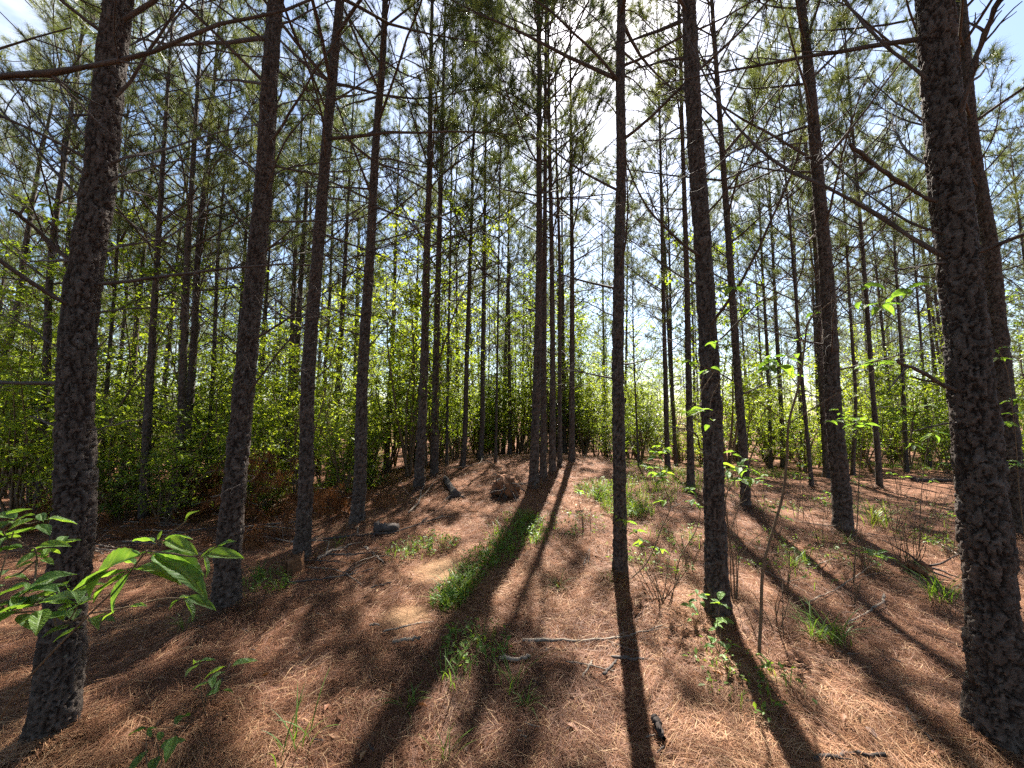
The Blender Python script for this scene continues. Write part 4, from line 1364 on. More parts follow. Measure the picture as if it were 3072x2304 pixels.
sapling((2205, 1800), [([(2200, 1700), (2188, 1600), (2180, 1480), (2230, 1410)], .006, .003), ([(2188, 1600), (2250, 1440), (2310, 1350)], .003, .0015),
                       ([(2200, 1700), (2260, 1620), (2330, 1570)], .003, .0015)],
        [(2205, 1362, 2, .12), (2250, 1375, 2, .10), (2215, 1400, 3, .14), (2248, 1412, 3, .12), (2182, 1412, 3, .12), (2225, 1440, 4, .12), (2265, 1440, 3, .11)],
        'sapling with a cluster of big dangling leaves against the slim pine', 43)
sapling((2277, 1966), [([(2283, 1850), (2290, 1704), (2325, 1570), (2345, 1500), (2361, 1380), (2366, 1270), (2395, 1160), (2414, 1040), (2428, 960), (2452, 930)], .010, .004),
                       ([(2366, 1270), (2520, 1175), (2640, 1100), (2700, 1060)], .004, .0018), ([(2414, 1040), (2380, 960), (2330, 910), (2230, 870)], .004, .0015),
                       ([(2428, 960), (2500, 900), (2590, 850), (2660, 835)], .004, .0016), ([(2290, 1704), (2360, 1640), (2420, 1610)], .003, .0012),
                       ([(2395, 1160), (2330, 1080), (2280, 1060), (2210, 1030), (2160, 1045)], .004, .0016), ([(2366, 1270), (2270, 1200), (2180, 1130), (2090, 1090)], .0035, .0014)],
        [(2205, 860, 3, .13), (2255, 925, 2, .10), (2445, 940, 2, .07), (2300, 1075, 4, .14), (2335, 1095, 3, .15), (2365, 1075, 3, .12), (2395, 1015, 2, .07),
         (2140, 1030, 3, .08), (2070, 1085, 3, .09), (2125, 1105, 3, .08), (2100, 1230, 4, .10), (2065, 1235, 2, .08), (2130, 1270, 2, .08),
         (2600, 860, 4, .12), (2640, 920, 4, .13), (2720, 870, 4, .12), (2680, 890, 2, .12), (2590, 910, 2, .11), (2390, 1130, 2, .08), (2625, 1090, 4, .12), (2640, 1085, 3, .10)],
        'tall thin sapling with broad drooping leaves between two dark pines', 44, dd=-0.25)
sapling((2560, 1750), [([(2570, 1600), (2580, 1400), (2590, 1290)], .005, .0025)],
        [(2575, 1265, 5, .12), (2600, 1275, 4, .12), (2540, 1255, 3, .10), (2500, 1260, 3, .10), (2520, 1240, 3, .09)],
        'leafy sapling topped with drooping leaves before the sturdy dark pine', 45)
sapling((2760, 1700), [([(2760, 1560), (2770, 1420), (2790, 1300), (2800, 1250)], .004, .002), ([(2770, 1420), (2720, 1300), (2700, 1230)], .0025, .0012)],
        [(2700, 1225, 5, .14), (2720, 1260, 4, .14), (2800, 1295, 5, .14), (2790, 1220, 3, .12), (2740, 1330, 4, .12)],
        'sapling with narrow pointed leaves beside the massive pine', 46, LANCE)
sapling((3085, 1700), [([(3060, 1500), (3040, 1250), (3010, 1080), (2995, 1050)], .005, .0025)],
        [(2990, 1045, 3, .13), (3000, 1075, 4, .13), (3040, 1200, 5, .14), (3050, 1240, 5, .14), (3020, 1270, 4, .13), (3060, 1390, 5, .13), (3035, 1400, 3, .12)],
        'leafy sapling peeping out behind the massive pine', 47, SMALLLEAF + LANCE)
# bare dead shrubs
def dead_shrub(px, n, h, label, seed, mound=0.0):
    rs = np.random.RandomState(seed)
    g = G(*px)
    o = empty('dead_shrub', g, label, 'shrub')
    for k in range(n):
        a = rs.uniform(0, 2 * PI); s = rs.uniform(0.05, 0.5)
        d = np.array([math.cos(a) * s, math.sin(a) * s, 1.0])
        L = h * rs.uniform(0.45, 1.0)
        ax = curvy(rs.normal(0, .035, 3) * np.array([1, 1, 0]) - np.array([0, 0, .02]), d, L, 9, rs, 0, 0.07)
        mb = MB(); mb.tube(ax, np.linspace(.0052, .0018, 9), 4)
        for q in range(3):
            i = rs.randint(3, 8); dd = ax[i] - ax[i - 1]; dd /= np.linalg.norm(dd)
            mb.tube(curvy(ax[i], dd + rperp(dd, rs) * 0.8, L * rs.uniform(.15, .4), 5, rs, 0.1, 0.12), np.linspace(.0024, .001, 5), 3)
        obj('stem', mb.mesh('dead_stem'), M_STEM, o)
    return o


dead_shrub((2725, 1715), 13, 1.0, 'bare dead shrub of upright stems on a brown clump', 51)
dead_shrub((2600, 1718), 8, 0.55, 'short dead shrub of dark twigs leaning from its base', 52)
dead_shrub((1985, 1812), 12, 0.55, 'brown stubble clump of dead stems by the lone straight pine', 53)
dead_shrub((2200, 1790), 5, 1.3, 'bare upright whips standing against the dark twiggy pine', 54)
dead_shrub((2330, 1900), 5, 0.6, 'sparse dead twigs beside the tall thin sapling', 55)
dead_shrub((1158, 1425), 10, 0.6, 'dead stem clump at the foot of the vine-clad pine', 56)

for k_, (x, y, h, n_) in enumerate([(1760, 1590, .5, 4), (2130, 1560, .7, 5), (2290, 1560, .8, 5), (2400, 1560, .7, 4), (2470, 1650, .6, 5), (2680, 1600, .8, 5), (2820, 1560, .7, 4),
                                     (2360, 1790, .5, 4), (2060, 1700, .6, 5), (2560, 1820, .4, 4), (2850, 1680, .6, 4), (2700, 1500, .9, 5), (2180, 1500, .8, 4)]):
    o = dead_shrub((x, y), n_, h, 'small bare sprout of thin dead twigs among the clearing straw', 560 + k_)
    o['group'] = 'bare twig sprouts in the clearing'
for k_, (x, y, h, n_) in enumerate([(60, 1560, 1.2, 7), (200, 1540, 1.5, 7), (350, 1545, 1.3, 8), (470, 1530, 1.2, 7), (600, 1510, 1.2, 7), (720, 1490, 1.0, 7), (800, 1460, 1.1, 6), (1080, 1430, .9, 6), (1210, 1400, .9, 6), (1330, 1420, .7, 5), (10, 1640, 1.0, 6), (290, 1600, .9, 6)]):
    o = dead_shrub((x, y), n_, h, 'dead brown twiggy undergrowth at the edge of the shaded thicket', 580 + k_)
    o['group'] = 'dead undergrowth along the thicket'

# ------------------------------------------------------------------ grass tufts
def grass_tuft_mesh(seed, n, L, spread, w=0.006):
    rs = np.random.RandomState(seed)
    mb = MB()
    for k in range(n):
        a = rs.uniform(0, 2 * PI); lean = rs.uniform(0.1, 1.0) * spread
        l = L * rs.uniform(0.5, 1.1)
        p0 = np.array([rs.normal(0, L * .1), rs.normal(0, L * .1), -0.01])
        d = np.array([math.cos(a) * lean, math.sin(a) * lean, 1.0]); d /= np.linalg.norm(d)
        side = np.array([-math.sin(a), math.cos(a), 0]) * w / 2
        pts = []; q = p0.copy(); dd = d.copy()
        m = 6
        for i in range(m):
            pts.append(q.copy()); q = q + dd * l / (m - 1)
            dd = dd + np.array([math.cos(a) * .12, math.sin(a) * .12, -0.30 * spread * rs.uniform(.6, 1.2)]); dd /= np.linalg.norm(dd)
        wd = np.array([.7, 1, 1, .85, .55, .05])
        V = []
        for i in range(m): V += [pts[i] - side * wd[i], pts[i] + side * wd[i]]
        mb.add(V, [(2 * i, 2 * i + 1, 2 * i + 3, 2 * i + 2) for i in range(m - 1)], None, np.clip(rs.normal(.45, .25), 0, 1))
    me = mb.mesh('grass_tuft_%d' % seed); me.materials.append(M_GRASS)
    return me


TUFT = [grass_tuft_mesh(400, 34, .32, .9), grass_tuft_mesh(401, 20, .24, 1.1, .005), grass_tuft_mesh(402, 46, .42, .8, .008), grass_tuft_mesh(403, 14, .2, .6, .004)]
for i_, (x, y, k, s, lab) in enumerate([
        (2823, 1800, 2, 1.0, 'lush arching grass tuft beside the massive pine'),
        (2631, 1575, 2, 1.35, 'tall bright arching grass beside the sturdy dark pine'),
        (2452, 1915, 0, 1.0, 'dark grass tuft at the base of dead twigs in the straw'),
        (2500, 1925, 0, 1.15, 'spreading grass tuft in the sunlit straw near the tall thin sapling'),
        (548, 1890, 1, .9, 'small pale grass tuft in the shadow edge near the straight dark pine'),
        (843, 1765, 1, 1.0, 'drooping grass tuft near the rotten stump'),
        (780, 1735, 0, .8, 'grass tuft against the rotten stump'),
        (1339, 2060, 3, 1.6, 'thin upright grass tuft in the shaded straw of the track'),
        (1543, 2068, 3, 1.5, 'lit single grass tuft below the grey bark stick'),
        (1228, 2120, 1, .9, 'flat dark grass tuft in the shaded straw'),
        (1580, 2120, 1, .7, 'low weak grass tuft beyond the lit tuft'),
        (1673, 1765, 1, .9, 'yellow green grass tuft in the sunny patch of the track'),
        (1833, 1745, 3, 1.2, 'small bright grass tuft at the lone straight pine foot'),
        (1432, 1935, 3, 1.2, 'thin grass tuft beside the forked stick'),
        (1330, 2275, 3, 1.0, 'wispy grass tuft in the dark foreground straw'),
        (880, 2250, 3, 1.6, 'pair of thin bent grass blades in foreground straw'),
        (2070, 1620, 1, 1.1, 'grass tuft behind the dark twiggy pine'),
        (2380, 1700, 0, .9, 'grass tuft in the half-lit straw behind the tall thin sapling'),
        (2540, 1625, 1, 1.0, 'short grass tuft at the sturdy dark pine foot'),
        (2330, 2040, 1, .8, 'weak grass tuft in sunlit straw beside the long trunk shadow'),
        (2420, 1690, 0, .8, 'dull grass tuft in the speckled shade near dead twigs'),
        (1010, 1640, 3, 1.3, 'lone upright grass blades beside the pale branch'),
        (1225, 1660, 1, 1.0, 'grass tuft on the straw beside the bare soil'),
        (1900, 1540, 2, .9, 'upright bright grass tuft behind the lone straight pine'),
        (1795, 1500, 2, .95, 'upright sunlit weed tuft on the crest of the track'),
        (1345, 1822, 2, .75, 'dense dark grass tuft at the near end of the weed strip'),
        (1378, 1790, 2, .8, 'thick grass tuft just inside the weed strip by the bare soil'),
        (1410, 1765, 0, .9, 'fine grass tuft in the middle of the weed strip'),
        (1575, 1560, 2, .6, 'broad weed tuft at the far end of the weed strip'),
        (1490, 1612, 3, 2.2, 'single tall arched grass blade beside the path weeds')]):
    g = G(x, y)
    o = obj('grass_tuft', TUFT[k], None, None, g, (0, 0, i_ * 1.7), s)
    tag(o, lab, 'grass')

# path weeds and sunny grass: uncountable ground cover
def weeds(name, label, centres, n, seed, L=.16, leafy=0.5):
    rs = np.random.RandomState(seed)
    mb = MB()
    cs = np.array([c[0] for c in centres]); rr = np.array([c[1] for c in centres])
    for k in range(n):
        i = rs.randint(len(cs))
        r = rr[i] * math.sqrt(rs.rand()); a = rs.uniform(0, 2 * PI)
        x, y = cs[i][0] + r * math.cos(a), cs[i][1] + r * math.sin(a)
        g = np.array([x, y, float(ground(x, y))])
        if rs.rand() < leafy:
            h = L * rs.uniform(.3, 1.1)
            p = np.tile(g + np.array([0, 0, h]), (5, 1)) + rs.normal(0, .02, (5, 3))
            leaf_cards(mb, p, rs.normal(0, 1, (5, 3)) * np.array([1, 1, .4]) + np.array([0, 0, .25]), .042, rs)
            mb.tube(np.array([g, g + np.array([0, 0, h * .5]), g + np.array([0, 0, h])]), .0015, 3)
        else:
            az = rs.uniform(0, 2 * PI); l = L * rs.uniform(.7, 1.7); ln = rs.uniform(.1, .7)
            d = np.array([math.cos(az), math.sin(az), 0]); s = np.array([-d[1], d[0], 0]) * .003
            p1 = g + d * l * ln * .35 + np.array([0, 0, l * .6]); p2 = g + d * l * ln + np.array([0, 0, l * .85])
            mb.add([g - s, g + s, p1 - s, p1 + s, p2], [(0, 1, 3, 2)], [(2, 3, 4)], float(np.clip(rs.normal(.4, .2), 0, 1)))
    me = mb.mesh(name, False); me.materials.append(M_GRASS)
    return tag(obj(name, me), label, 'weeds', kind='stuff')


line = [((1345, 1815), .16), ((1370, 1780), .17), ((1400, 1740), .18), ((1440, 1700), .22), ((1480, 1670), .25), ((1520, 1640), .25), ((1560, 1610), .26), ((1590, 1585), .25), ((1560, 1560), .25), ((1600, 1620), .2)]
weeds('weeds', 'strip of green weeds and grass along the middle of the track', [(G(*p), r) for p, r in line], 900, 61, .095, .4)
weeds('grass', 'sunny thin grass spreading at the crest behind the lone straight pine',
      [(G(x, y), r) for (x, y), r in (((1900, 1480), .7), ((2000, 1455), .8), ((2110, 1440), .9), ((1800, 1480), .45), ((2300, 1425), 1.0), ((1960, 1410), 1.0), ((2180, 1410), 1.2), ((1880, 1530), .4), ((2780, 1400), 1.3), ((2650, 1400), 1.2))], 3800, 62, .13, .3)
weeds('grass', 'sparse weeds dotting the straw among pines and sticks',
      [(G(x, y), r) for (x, y), r in (((1230, 1660), .3), ((1300, 1640), .3), ((1700, 1580), .5), ((2050, 1620), .5), ((2350, 1690), .6), ((2440, 1650), .6), ((2850, 1640), .5), ((1950, 1680), .5), ((2230, 2050), .3), ((1420, 1960), .25), ((800, 1760), .3), ((2700, 1560), .7), ((2560, 1520), .7), ((2300, 1520), .6), ((2880, 1540), .6))], 900, 63, .09, .6)

# ------------------------------------------------------------------ fallen sticks, logs, root clump, brush
def stick(pts_px, r0, r1, label, seed, m=None, twigs=0, lift=0.012, group=None, name='fallen_stick', twl=.3):
    rs = np.random.RandomState(seed)
    g = [G(x, y) for x, y in pts_px]
    o = empty(name, g[0], label, 'stick', group)
    pts = spline(np.array(g), 16) - g[0]
    pts[:, 2] += lift + r0 * .6
    pts += rs.normal(0, r0 * .35, pts.shape)
    mb = MB()
    rad = np.linspace(r0, r1, 16) * (1 + .12 * rs.normal(0, 1, 16))
    rad[0] *= .75
    mb.tube(pts, rad, 6)
    n = mb.n
    mb.add(pts[[0]], None, None)
    mb.t.append(np.array([(n, (i + 1) % 6, i) for i in range(6)]))
    obj('stem', mb.mesh('stick'), m or M_TWIG, o)
    L = np.linalg.norm(pts[-1] - pts[0])
    for k in range(twigs):
        i = rs.randint(4, 14)
        d = pts[i + 1] - pts[i - 1]; d /= np.linalg.norm(d)
        dd = d * .7 + rperp(d, rs) * .8; dd[2] = abs(dd[2]) * .7
        tb = MB(); tb.tube(curvy(pts[i], dd, L * rs.uniform(.4, 1) * twl, 7, rs, -.3, .12), np.linspace(r1 * .8, r1 * .3, 7), 4)
        obj('twig', tb.mesh('twig'), m or M_TWIG, o)
    return o


C = lambda x, y: (1024 + x / 2.063, 1500 + y / 2.063)
R_ = lambda x, y: (2400 + x / 2.765, 1300 + y / 2.765)
Q = lambda x, y: (700 + x / 2.212, 1350 + y / 2.212)
stick([C(1115, 880), C(1290, 882), C(1460, 888), C(1690, 872), C(1990, 800)], .013, .004, 'long forked stick with upright twigs lying across the trunk shadow', 1, M_PALE, 7)
stick([C(975, 985), C(1060, 1003), C(1170, 990)], .013, .011, 'short grey stick with peeling bark on the track', 2, M_PALE)
stick([C(1665, 985), C(1850, 1000), C(2030, 1000)], .010, .005, 'dark stick lying across the trunk shadow near the twiggy pine', 3, M_TWIG, 2)
stick([C(1490, 1110), C(1525, 1060), C(1552, 1012)], .007, .006, 'short pale twig standing at an angle below the forked stick', 4, M_PALE)
stick([C(1620, 1105), C(1660, 1060), C(1700, 1012)], .010, .007, 'stubby stick leaning at the edge of the trunk shadow', 5, M_TWIG)
stick([C(1390, 1015), C(1500, 1030), C(1690, 1075)], .005, .003, 'thin grey twig beside the stubby stick', 6, M_PALE)
stick([C(310, 895), C(400, 880), C(490, 868)], .011, .010, 'straight broken stick in shade left of the weeds', 7, M_PALE)
stick([C(255, 830), C(400, 795), C(490, 772), C(570, 770)], .007, .005, 'wavy thin stick in shade above the broken stick', 8, M_PALE)
stick([C(180, 555), C(240, 540), C(310, 520)], .009, .006, 'dark bent stick near the bare soil', 9, M_BLACK)
stick([C(170, 790), C(200, 783), C(238, 786)], .007, .006, 'tiny pale stick beside the wavy thin stick', 10, M_PALE)
stick([Q(560, 740), Q(650, 690), Q(780, 640)], .022, .010, 'pale barkless branch propped beside the leaning pine', 11, M_PALE, 4, twl=.7)
stick([Q(540, 602), Q(820, 578), Q(1100, 545), Q(1250, 495), Q(1390, 450)], .014, .010, 'long straight fallen branch running past the short log chunk', 12, M_TWIG, 4)
stick([Q(870, 655), Q(930, 700), Q(1000, 762)], .014, .009, 'crooked pale branch piece below the short log chunk', 13, M_PALE, 2, twl=.6)
stick([Q(350, 890), Q(560, 872), Q(740, 845), Q(930, 800)], .010, .005, 'thin curved fallen branch in front of the leaning pine', 14, M_TWIG, 5)
stick([Q(490, 785), Q(700, 810), Q(850, 905)], .007, .004, 'arched pale twig lying on sunlit straw by the rotten stump', 15, M_PALE, 3)
stick([Q(1160, 425), Q(1225, 360), Q(1245, 300), Q(1240, 260)], .014, .008, 'pale dead limb trailing from the vine-clad pine base', 16, M_PALE, 4, twl=.8)
stick([Q(820, 570), Q(835, 500), Q(850, 450)], .009, .005, 'curved white twig at the slim pine foot', 17, M_PALE, 1)
stick([Q(60, 520), Q(240, 500), Q(410, 488)], .014, .008, 'straight grey pole in the brush between two pines', 18, M_PALE, 2)
stick([Q(110, 395), Q(230, 330), Q(420, 290)], .013, .008, 'slanting grey pole at the top of the brush heap', 19, M_PALE, 2)
stick([Q(65, 575), Q(250, 590), Q(400, 625)], .011, .007, 'low grey pole in front of the brush heap', 20, M_PALE, 1)
stick([Q(250, 390), Q(320, 345), Q(410, 315)], .012, .008, 'short pale pole lying over the brush heap', 21, M_PALE, 1)
stick([(375, 1496), (440, 1460), (504, 1446), (670, 1440)], .016, .008, 'long pale dead branch slanting before the close pair of pines', 22, M_PALE, 4, lift=.25)
stick([R_(1010, 852), R_(1160, 930), R_(1320, 1025)], .011, .007, 'pale stick pointing at the massive pine', 23, M_PALE, 1)
stick([R_(30, 1430), R_(300, 1310), R_(420, 1230), R_(530, 1165)], .008, .004, 'long thin dead branch arching over the straw by the short dead shrub', 24, M_PALE, 4)
stick([R_(700, 1350), R_(690, 1400), R_(580, 1495), R_(380, 1590)], .010, .005, 'hooked thin stick standing out of speckled straw', 25, M_PALE, 2)
stick([R_(480, 835), R_(650, 855), R_(800, 880)], .008, .004, 'straight thin stick beyond the short dead shrub', 26, M_PALE, 2)
stick([R_(320, 1045), R_(200, 1080), R_(120, 1130)], .008, .004, 'forked twig lying left of the short dead shrub', 27, M_PALE, 3)
stick([R_(920, 395), R_(1080, 402), R_(1250, 412)], .05, .045, 'dark log lying in the clearing beyond the massive pine', 28, M_BLACK, 0, name='fallen_log')
stick([R_(0, 800), R_(200, 830), R_(330, 715)], .006, .004, 'curved pale twig before the sturdy dark pine', 29, M_PALE, 2, lift=.1)
stick([(2720, 2130), (2760, 2190), (2800, 2235)], .009, .005, 'slanting dark stick in sunlit foreground straw', 30, M_TWIG, 1)
stick([(2440, 2290), (2560, 2275), (2660, 2280)], .012, .008, 'dark stick half buried in foreground straw', 31, M_BLACK, 1)
stick([(1962, 2172), (1978, 2200), (1994, 2230)], .022, .012, 'charred bark chunk lying in the foreground straw', 32, M_BLACK, 0)
stick([(2235, 1680), (2300, 1720), (2420, 1780)], .006, .004, 'thin white twig beside the tall thin sapling', 33, M_PALE, 2)
stick([(1750, 1700), (1770, 1650), (1765, 1690)], .006, .004, 'curved dark twig in the shade before the lone straight pine', 34, M_TWIG, 0)
stick([(1890, 1500), (2000, 1525), (2060, 1500)], .007, .004, 'grey twig on the grass behind the lone straight pine', 35, M_PALE, 2)
stick([Q(1610, 30), Q(1700, 90), Q(1780, 140)], .014, .009, 'bare dull pole lying behind the upturned root clump', 36, M_TWIG, 2, lift=.02)
stick([Q(1430, 150), Q(1560, 130), Q(1660, 60)], .011, .006, 'curved pale branch on the mound behind the upturned root clump', 37, M_PALE, 3, lift=.08)
rsk = np.random.RandomState(88)
for k_ in range(80):     # small litter twigs, alike
    x, y = rsk.uniform(500, 2800), 1560 + 700 * rsk.rand() ** 1.3
    a = rsk.uniform(0, 6.28); L = rsk.uniform(15, 45) * (0.5 + (y - 1500) / 900)
    stick([(x, y), (x + L * .5 * math.cos(a), y + L * .2 * math.sin(a)), (x + L * math.cos(a), y + L * .45 * math.sin(a))], .0045, .002,
          'small loose twig lying among the pine straw', 900 + k_, [M_PALE, M_TWIG][k_ % 2], rsk.randint(0, 2), .006, 'small twigs in the straw')


for k_ in range(30):     # dead poles and sticks littering the shaded side
    x, y = rsk.uniform(20, 1050), rsk.uniform(1500, 1700)
    a = rsk.uniform(-.5, .5); L = rsk.uniform(60, 170)
    stick([(x, y), (x + L * .5 * math.cos(a), y + L * .1 * math.sin(a)), (x + L * math.cos(a), y + L * .4 * math.sin(a))], rsk.uniform(.006, .014), .004,
          'grey dead branch littering the shaded floor by the thicket', 960 + k_, [M_PALE, M_TWIG, M_PALE][k_ % 3], rsk.randint(1, 4), rsk.uniform(.01, .12), 'dead branches on the shaded floor', twl=.5)


def log(p0, p1, r, label, seed, m, roots=0):
    rs = np.random.RandomState(seed)
    a, b = G(*p0), G(*p1)
    o = empty('fallen_log', a, label, 'log')
    pts = (a + (b - a) * np.linspace(0, 1, 14)[:, None]) - a
    pts[:, 2] += r * .8
    k = 14
    t, u, w = frames(pts)
    V = []
    for i in range(14):
        for j in range(k):
            th = j * 2 * PI / k
            rr = r * (1 + .5 * (vnoise(j * .9, i * .35 + seed) - .5) + .45 * (vnoise(j * 2.3 + 7, i * 1.1) - .5)) * (.75 + .25 * i / 13) * (1 + (.35 if roots and i > 11 else 0))
            V.append(pts[i] + rr * (math.cos(th) * u[i] + math.sin(th) * w[i]))
    q = [(i * k + j, i * k + (j + 1) % k, (i + 1) * k + (j + 1) % k, (i + 1) * k + j) for i in range(13) for j in range(k)]
    V += [pts[0] + t[0] * r * .2, pts[-1] - t[-1] * r * .15]
    n = 14 * k
    tr = [(n, (j + 1) % k, j) for j in range(k)] + [(n + 1, 13 * k + j, 13 * k + (j + 1) % k) for j in range(k)]
    mb = MB(); mb.add(V, q, tr)
    obj('stem', mb.mesh('log'), m, o)
    for j in range(roots):
        d = t[-1] * .3 + rperp(t[-1], rs); d[2] = d[2] * .6
        rb = MB(); rb.tube(curvy(pts[-1] - t[-1] * .02, d, rs.uniform(.2, .42), 7, rs, -.3, .18), np.linspace(r * .3, r * .06, 7), 5)
        obj('root', rb.mesh('root'), M_TWIG, o)
    return o


log(Q(1405, 200), Q(1475, 320), .062, 'toppled grey log with its splayed roots toward the track', 71, M_TWIG, 9)
log(Q(1095, 540), Q(945, 548), .065, 'short weathered log chunk with broken ends', 72, M_TWIG, 3)


def clump(px, rx, rz, label, seed, m, roots, name='root_clump', cat='root clump', up=.8):
    rs = np.random.RandomState(seed)
    g = G(*px)
    o = empty(name, g, label, cat)
    nu, nv = 36, 22
    V = []
    for i in range(nv + 1):
        ph = PI * i / nv
        for j in range(nu):
            th = 2 * PI * j / nu
            d = np.array([math.sin(ph) * math.cos(th), math.sin(ph) * math.sin(th), math.cos(ph)])
            n_ = 1.1 * (fbm(d[0] * 1.7 + seed + d[2] * .9, d[1] * 1.7 + 5 - d[2], 3) - .5) + .6 * (fbm(d[0] * 6 + 9, d[1] * 6 + d[2] * 6, 3) - .5)
            V.append(d * (1 + n_) * np.array([rx, rx * .7, rz]) + np.array([0, 0, rz * up]))
    q = [(i * nu + j, (i + 1) * nu + j, (i + 1) * nu + (j + 1) % nu, i * nu + (j + 1) % nu) for i in range(nv) for j in range(nu)]
    mb = MB(); mb.add(V, q)
    obj('soil', mb.mesh('clump'), m, o)
    for k in range(roots):
        d = rs.normal(0, 1, 3); d /= np.linalg.norm(d); d[1] = -abs(d[1]) if rs.rand() < .6 else d[1]
        p = d * np.array([rx, rx * .7, rz]) * .8 + np.array([0, 0, rz * up])
        rb = MB(); rb.tube(curvy(p, d + np.array([0, 0, -.2]), rs.uniform(.1, .4), 7, rs, -.4, .2), np.linspace(.012, .003, 7), 4)
        obj('root', rb.mesh('root'), M_TWIG, o)
    return o


clump(Q(1810, 300), .22, .17, 'upturned orange clay root clump of a fallen pine', 81, M_CLAY, 46)
clump(R_(985, 1150), .10, .06, 'brown mound under the bare dead shrub', 82, M_CLAY, 6, 'soil_mound', 'mound')


def stump(px, r, h, label, seed):
    rs = np.random.RandomState(seed)
    g = G(*px)
    k, n = 18, 7
    V = []
    top = h * (0.6 + .8 * np.abs(vnoise(np.minimum(np.arange(k), k - np.arange(k)) * .55 + seed * 3.1, np.full(k, seed * 1.7)) - .25))
    for i in range(n):
        for j in range(k):
            th = 2 * PI * j / k
            rr = r * (1.25 - .3 * i / n) * (1 + .25 * (vnoise(j * .8 + seed, i * .7) - .5))
            V.append((rr * math.cos(th), rr * math.sin(th), -.04 + (top[j] + .04) * i / (n - 1)))
    q = [(i * k + j, i * k + (j + 1) % k, (i + 1) * k + (j + 1) % k, (i + 1) * k + j) for i in range(n - 1) for j in range(k)]
    V.append((0, 0, h * .25))
    mb = MB(); mb.add(V, q, [(n * k, (n - 1) * k + j, (n - 1) * k + (j + 1) % k) for j in range(k)])
    return tag(obj('rotten_stump', mb.mesh('stump'), M_ROT, None, g), label, 'stump')


stump(Q(415, 800), .07, .16, 'jagged orange rotten stump at the leaning pine foot', 5)
stump(Q(340, 805), .05, .13, 'smaller broken orange stump close to the leaning pine', 6)
stump((495, 1660), .045, .17, 'low rusty stub in the shade between two big pines', 8)


def brush(px, w_, h_, n, label, seed):
    """fallen pine top: limbs with hanging rusty needles"""
    rs = np.random.RandomState(seed)
    g = G(*px)
    o = empty('fallen_pine_top', g, label, 'brush')
    fo = MB()
    for k in range(n):
        a = rs.uniform(0, PI * 2)
        ax = curvy((rs.normal(0, w_ * .45), rs.normal(0, w_ * .3), rs.uniform(.02, h_ * .6)), (math.cos(a), math.sin(a) * .6, rs.uniform(0, .5)), rs.uniform(.35, .8) * w_, 8, rs, -.4, .1)
        st = MB(); st.tube(ax, np.linspace(.009, .003, 8), 4)
        obj('limb', st.mesh('brush_limb'), M_TWIG, o)
        for i in range(2, 8):
            needle_tuft(fo, ax[i], np.array([rs.normal(0, .3), rs.normal(0, .3), -1.0]), rs, 34, .19, .004, .35, rs.uniform(.2, .8))
    me = fo.mesh('brush_needles', False); me.materials.append(M_DEADN)
    obj('foliage', me, None, o)
    return o


brush(Q(150, 480), .85, 2.0, 36, 'heap of fallen rusty pine boughs between the two dark pines', 91)
brush(Q(640, 440), .75, .9, 30, 'low heap of rusty pine boughs behind the leaning pine', 92)
brush((330, 1610), .8, .4, 14, 'rusty fallen boughs in the shade behind the sunlit sprig', 93)
brush((610, 1535), .8, 1.3, 26, 'brown needle-draped boughs behind the straight dark pine', 96)
brush((230, 1560), .8, 1.0, 22, 'brown needle-draped boughs in the gap beside the lichen-grey trunk', 97)
brush((60, 1600), .7, .5, 14, 'dull brown boughs in shade at the lichen-grey trunk', 94)
brush((720, 1640), .6, .35, 12, 'brown dead boughs and twigs lying before the hanging brush', 95)

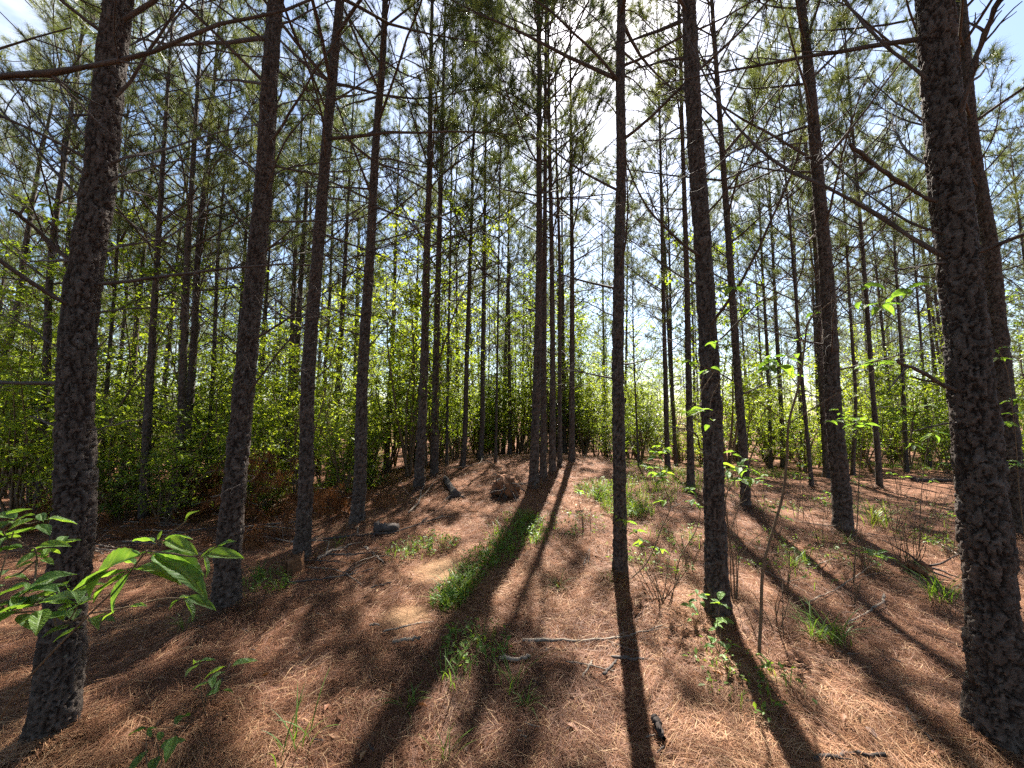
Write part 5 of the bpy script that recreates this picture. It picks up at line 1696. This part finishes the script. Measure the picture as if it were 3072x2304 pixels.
# ------------------------------------------------------------------ pine straw: loose needles on the floor
def straw(n, seed):
    rs = np.random.RandomState(seed)
    r = 1.1 * (12.0 / 1.1) ** (rs.rand(n) ** 0.92)
    a = rs.uniform(-1.02, 1.02, n)
    x = r * np.sin(a); y = r * np.cos(a)
    for (o_, b_, D_) in TREES.values():
        if b_[1] < 9:
            m_ = int(1500 * min(1, 3 / b_[1]))
            q_ = rs.uniform(0, 2 * PI, m_); d_ = D_ * .55 + np.abs(rs.normal(0, .12, m_))
            x = np.r_[x, b_[0] + d_ * np.cos(q_)]; y = np.r_[y, b_[1] + d_ * np.sin(q_)]
    r = np.hypot(x, y); n = len(x)
    keep = soil_mask(x, y) < rs.rand(n) * 1.1
    x, y, r = x[keep], y[keep], r[keep]; n = len(x)
    heap = np.zeros(n)
    for (o_, b_, D_) in TREES.values():
        if b_[1] < 9:
            heap = np.maximum(heap, .055 * np.exp(-np.clip(np.hypot(x - b_[0], y - b_[1]) - D_ * .6, 0, None) / .10))
    dirn = 2 * PI * fbm(x * .8 + 3, y * .8 + 8, 2) * 1.6 + rs.normal(0, .95, n)
    L = rs.uniform(.06, .17, n)
    wd = rs.uniform(.0013, .0024, n) * np.clip(.75 + r * .10, 1, 1.7)
    dx, dy = np.cos(dirn), np.sin(dirn)
    bend = rs.normal(0, .18, n)
    tilt = rs.normal(0, .10, n); lift = np.abs(rs.normal(0, .012, n)) + .004
    pts = []
    for f in (-.5, 0, .5):
        bx = x + dx * L * f - dy * bend * L * (f * f - .1)
        by = y + dy * L * f + dx * bend * L * (f * f - .1)
        z = ground(bx, by) + heap + lift + tilt * L * f + (.12 * L * (0.25 - f * f)) + micro(bx, by) * np.clip(1 - (np.hypot(bx, by) - 10) / 6, 0, 1) + .05 * np.clip(fbm(bx * 8 + 50, by * 8, 3) - .5, 0, 1)
        pts.append(np.stack([bx, by, z - .004], -1))
    side = np.stack([-dy, dx, rs.normal(0, .5, n)], -1); side /= np.linalg.norm(side, axis=1)[:, None]
    s = side * wd[:, None] * .5
    V = np.stack([pts[0] - s * .6, pts[0] + s * .6, pts[1] - s, pts[1] + s, pts[2]], 1).reshape(-1, 3)
    i = np.arange(n)[:, None] * 5
    q = i + np.array([[0, 1, 3, 2]]); t = i + np.array([[2, 3, 4]])
    var = np.clip(.24 + .5 * rs.rand(n) + .95 * (fbm(x * 1.1 + 7, y * 1.1, 4) - .5), 0, 1)
    var = np.where(rs.rand(n) < .1, .95, var)
    me = build_mesh('pine_straw', V, q, t, False, {'var': np.repeat(var, 5)})
    me.materials.append(M_STRAW)
    return tag(obj('pine_straw', me), 'loose reddish brown pine needles strewn over the forest floor', 'pine straw', kind='stuff')


straw(250000, 5)
rsd = np.random.RandomState(404)
mb_ = MB()
n_ = 420
r_ = 1.4 * (10 / 1.4) ** rsd.rand(n_); a_ = rsd.uniform(-.95, .95, n_)
x_, y_ = r_ * np.sin(a_), r_ * np.cos(a_)
leaf_cards(mb_, np.stack([x_, y_, ground(x_, y_) + micro(x_, y_) + .02], -1), rsd.normal(0, 1, (n_, 3)) * np.array([1, 1, .3]), .06, rsd, .5, .55)
me_ = mb_.mesh('dead_leaves', False); me_.materials.append(M_STRAW)
tag(obj('dead_leaves', me_), 'scattered dry curled dead leaves on the pine straw', 'dead leaves', kind='stuff')
tri = sum(sum(len(p.vertices) - 2 for p in m_.polygons) if len(m_.polygons) < 2000 else len(m_.loops) - 2 * len(m_.polygons) for m_ in bpy.data.meshes)
print('TRIS', tri, 'OBJECTS', len(bpy.data.objects))
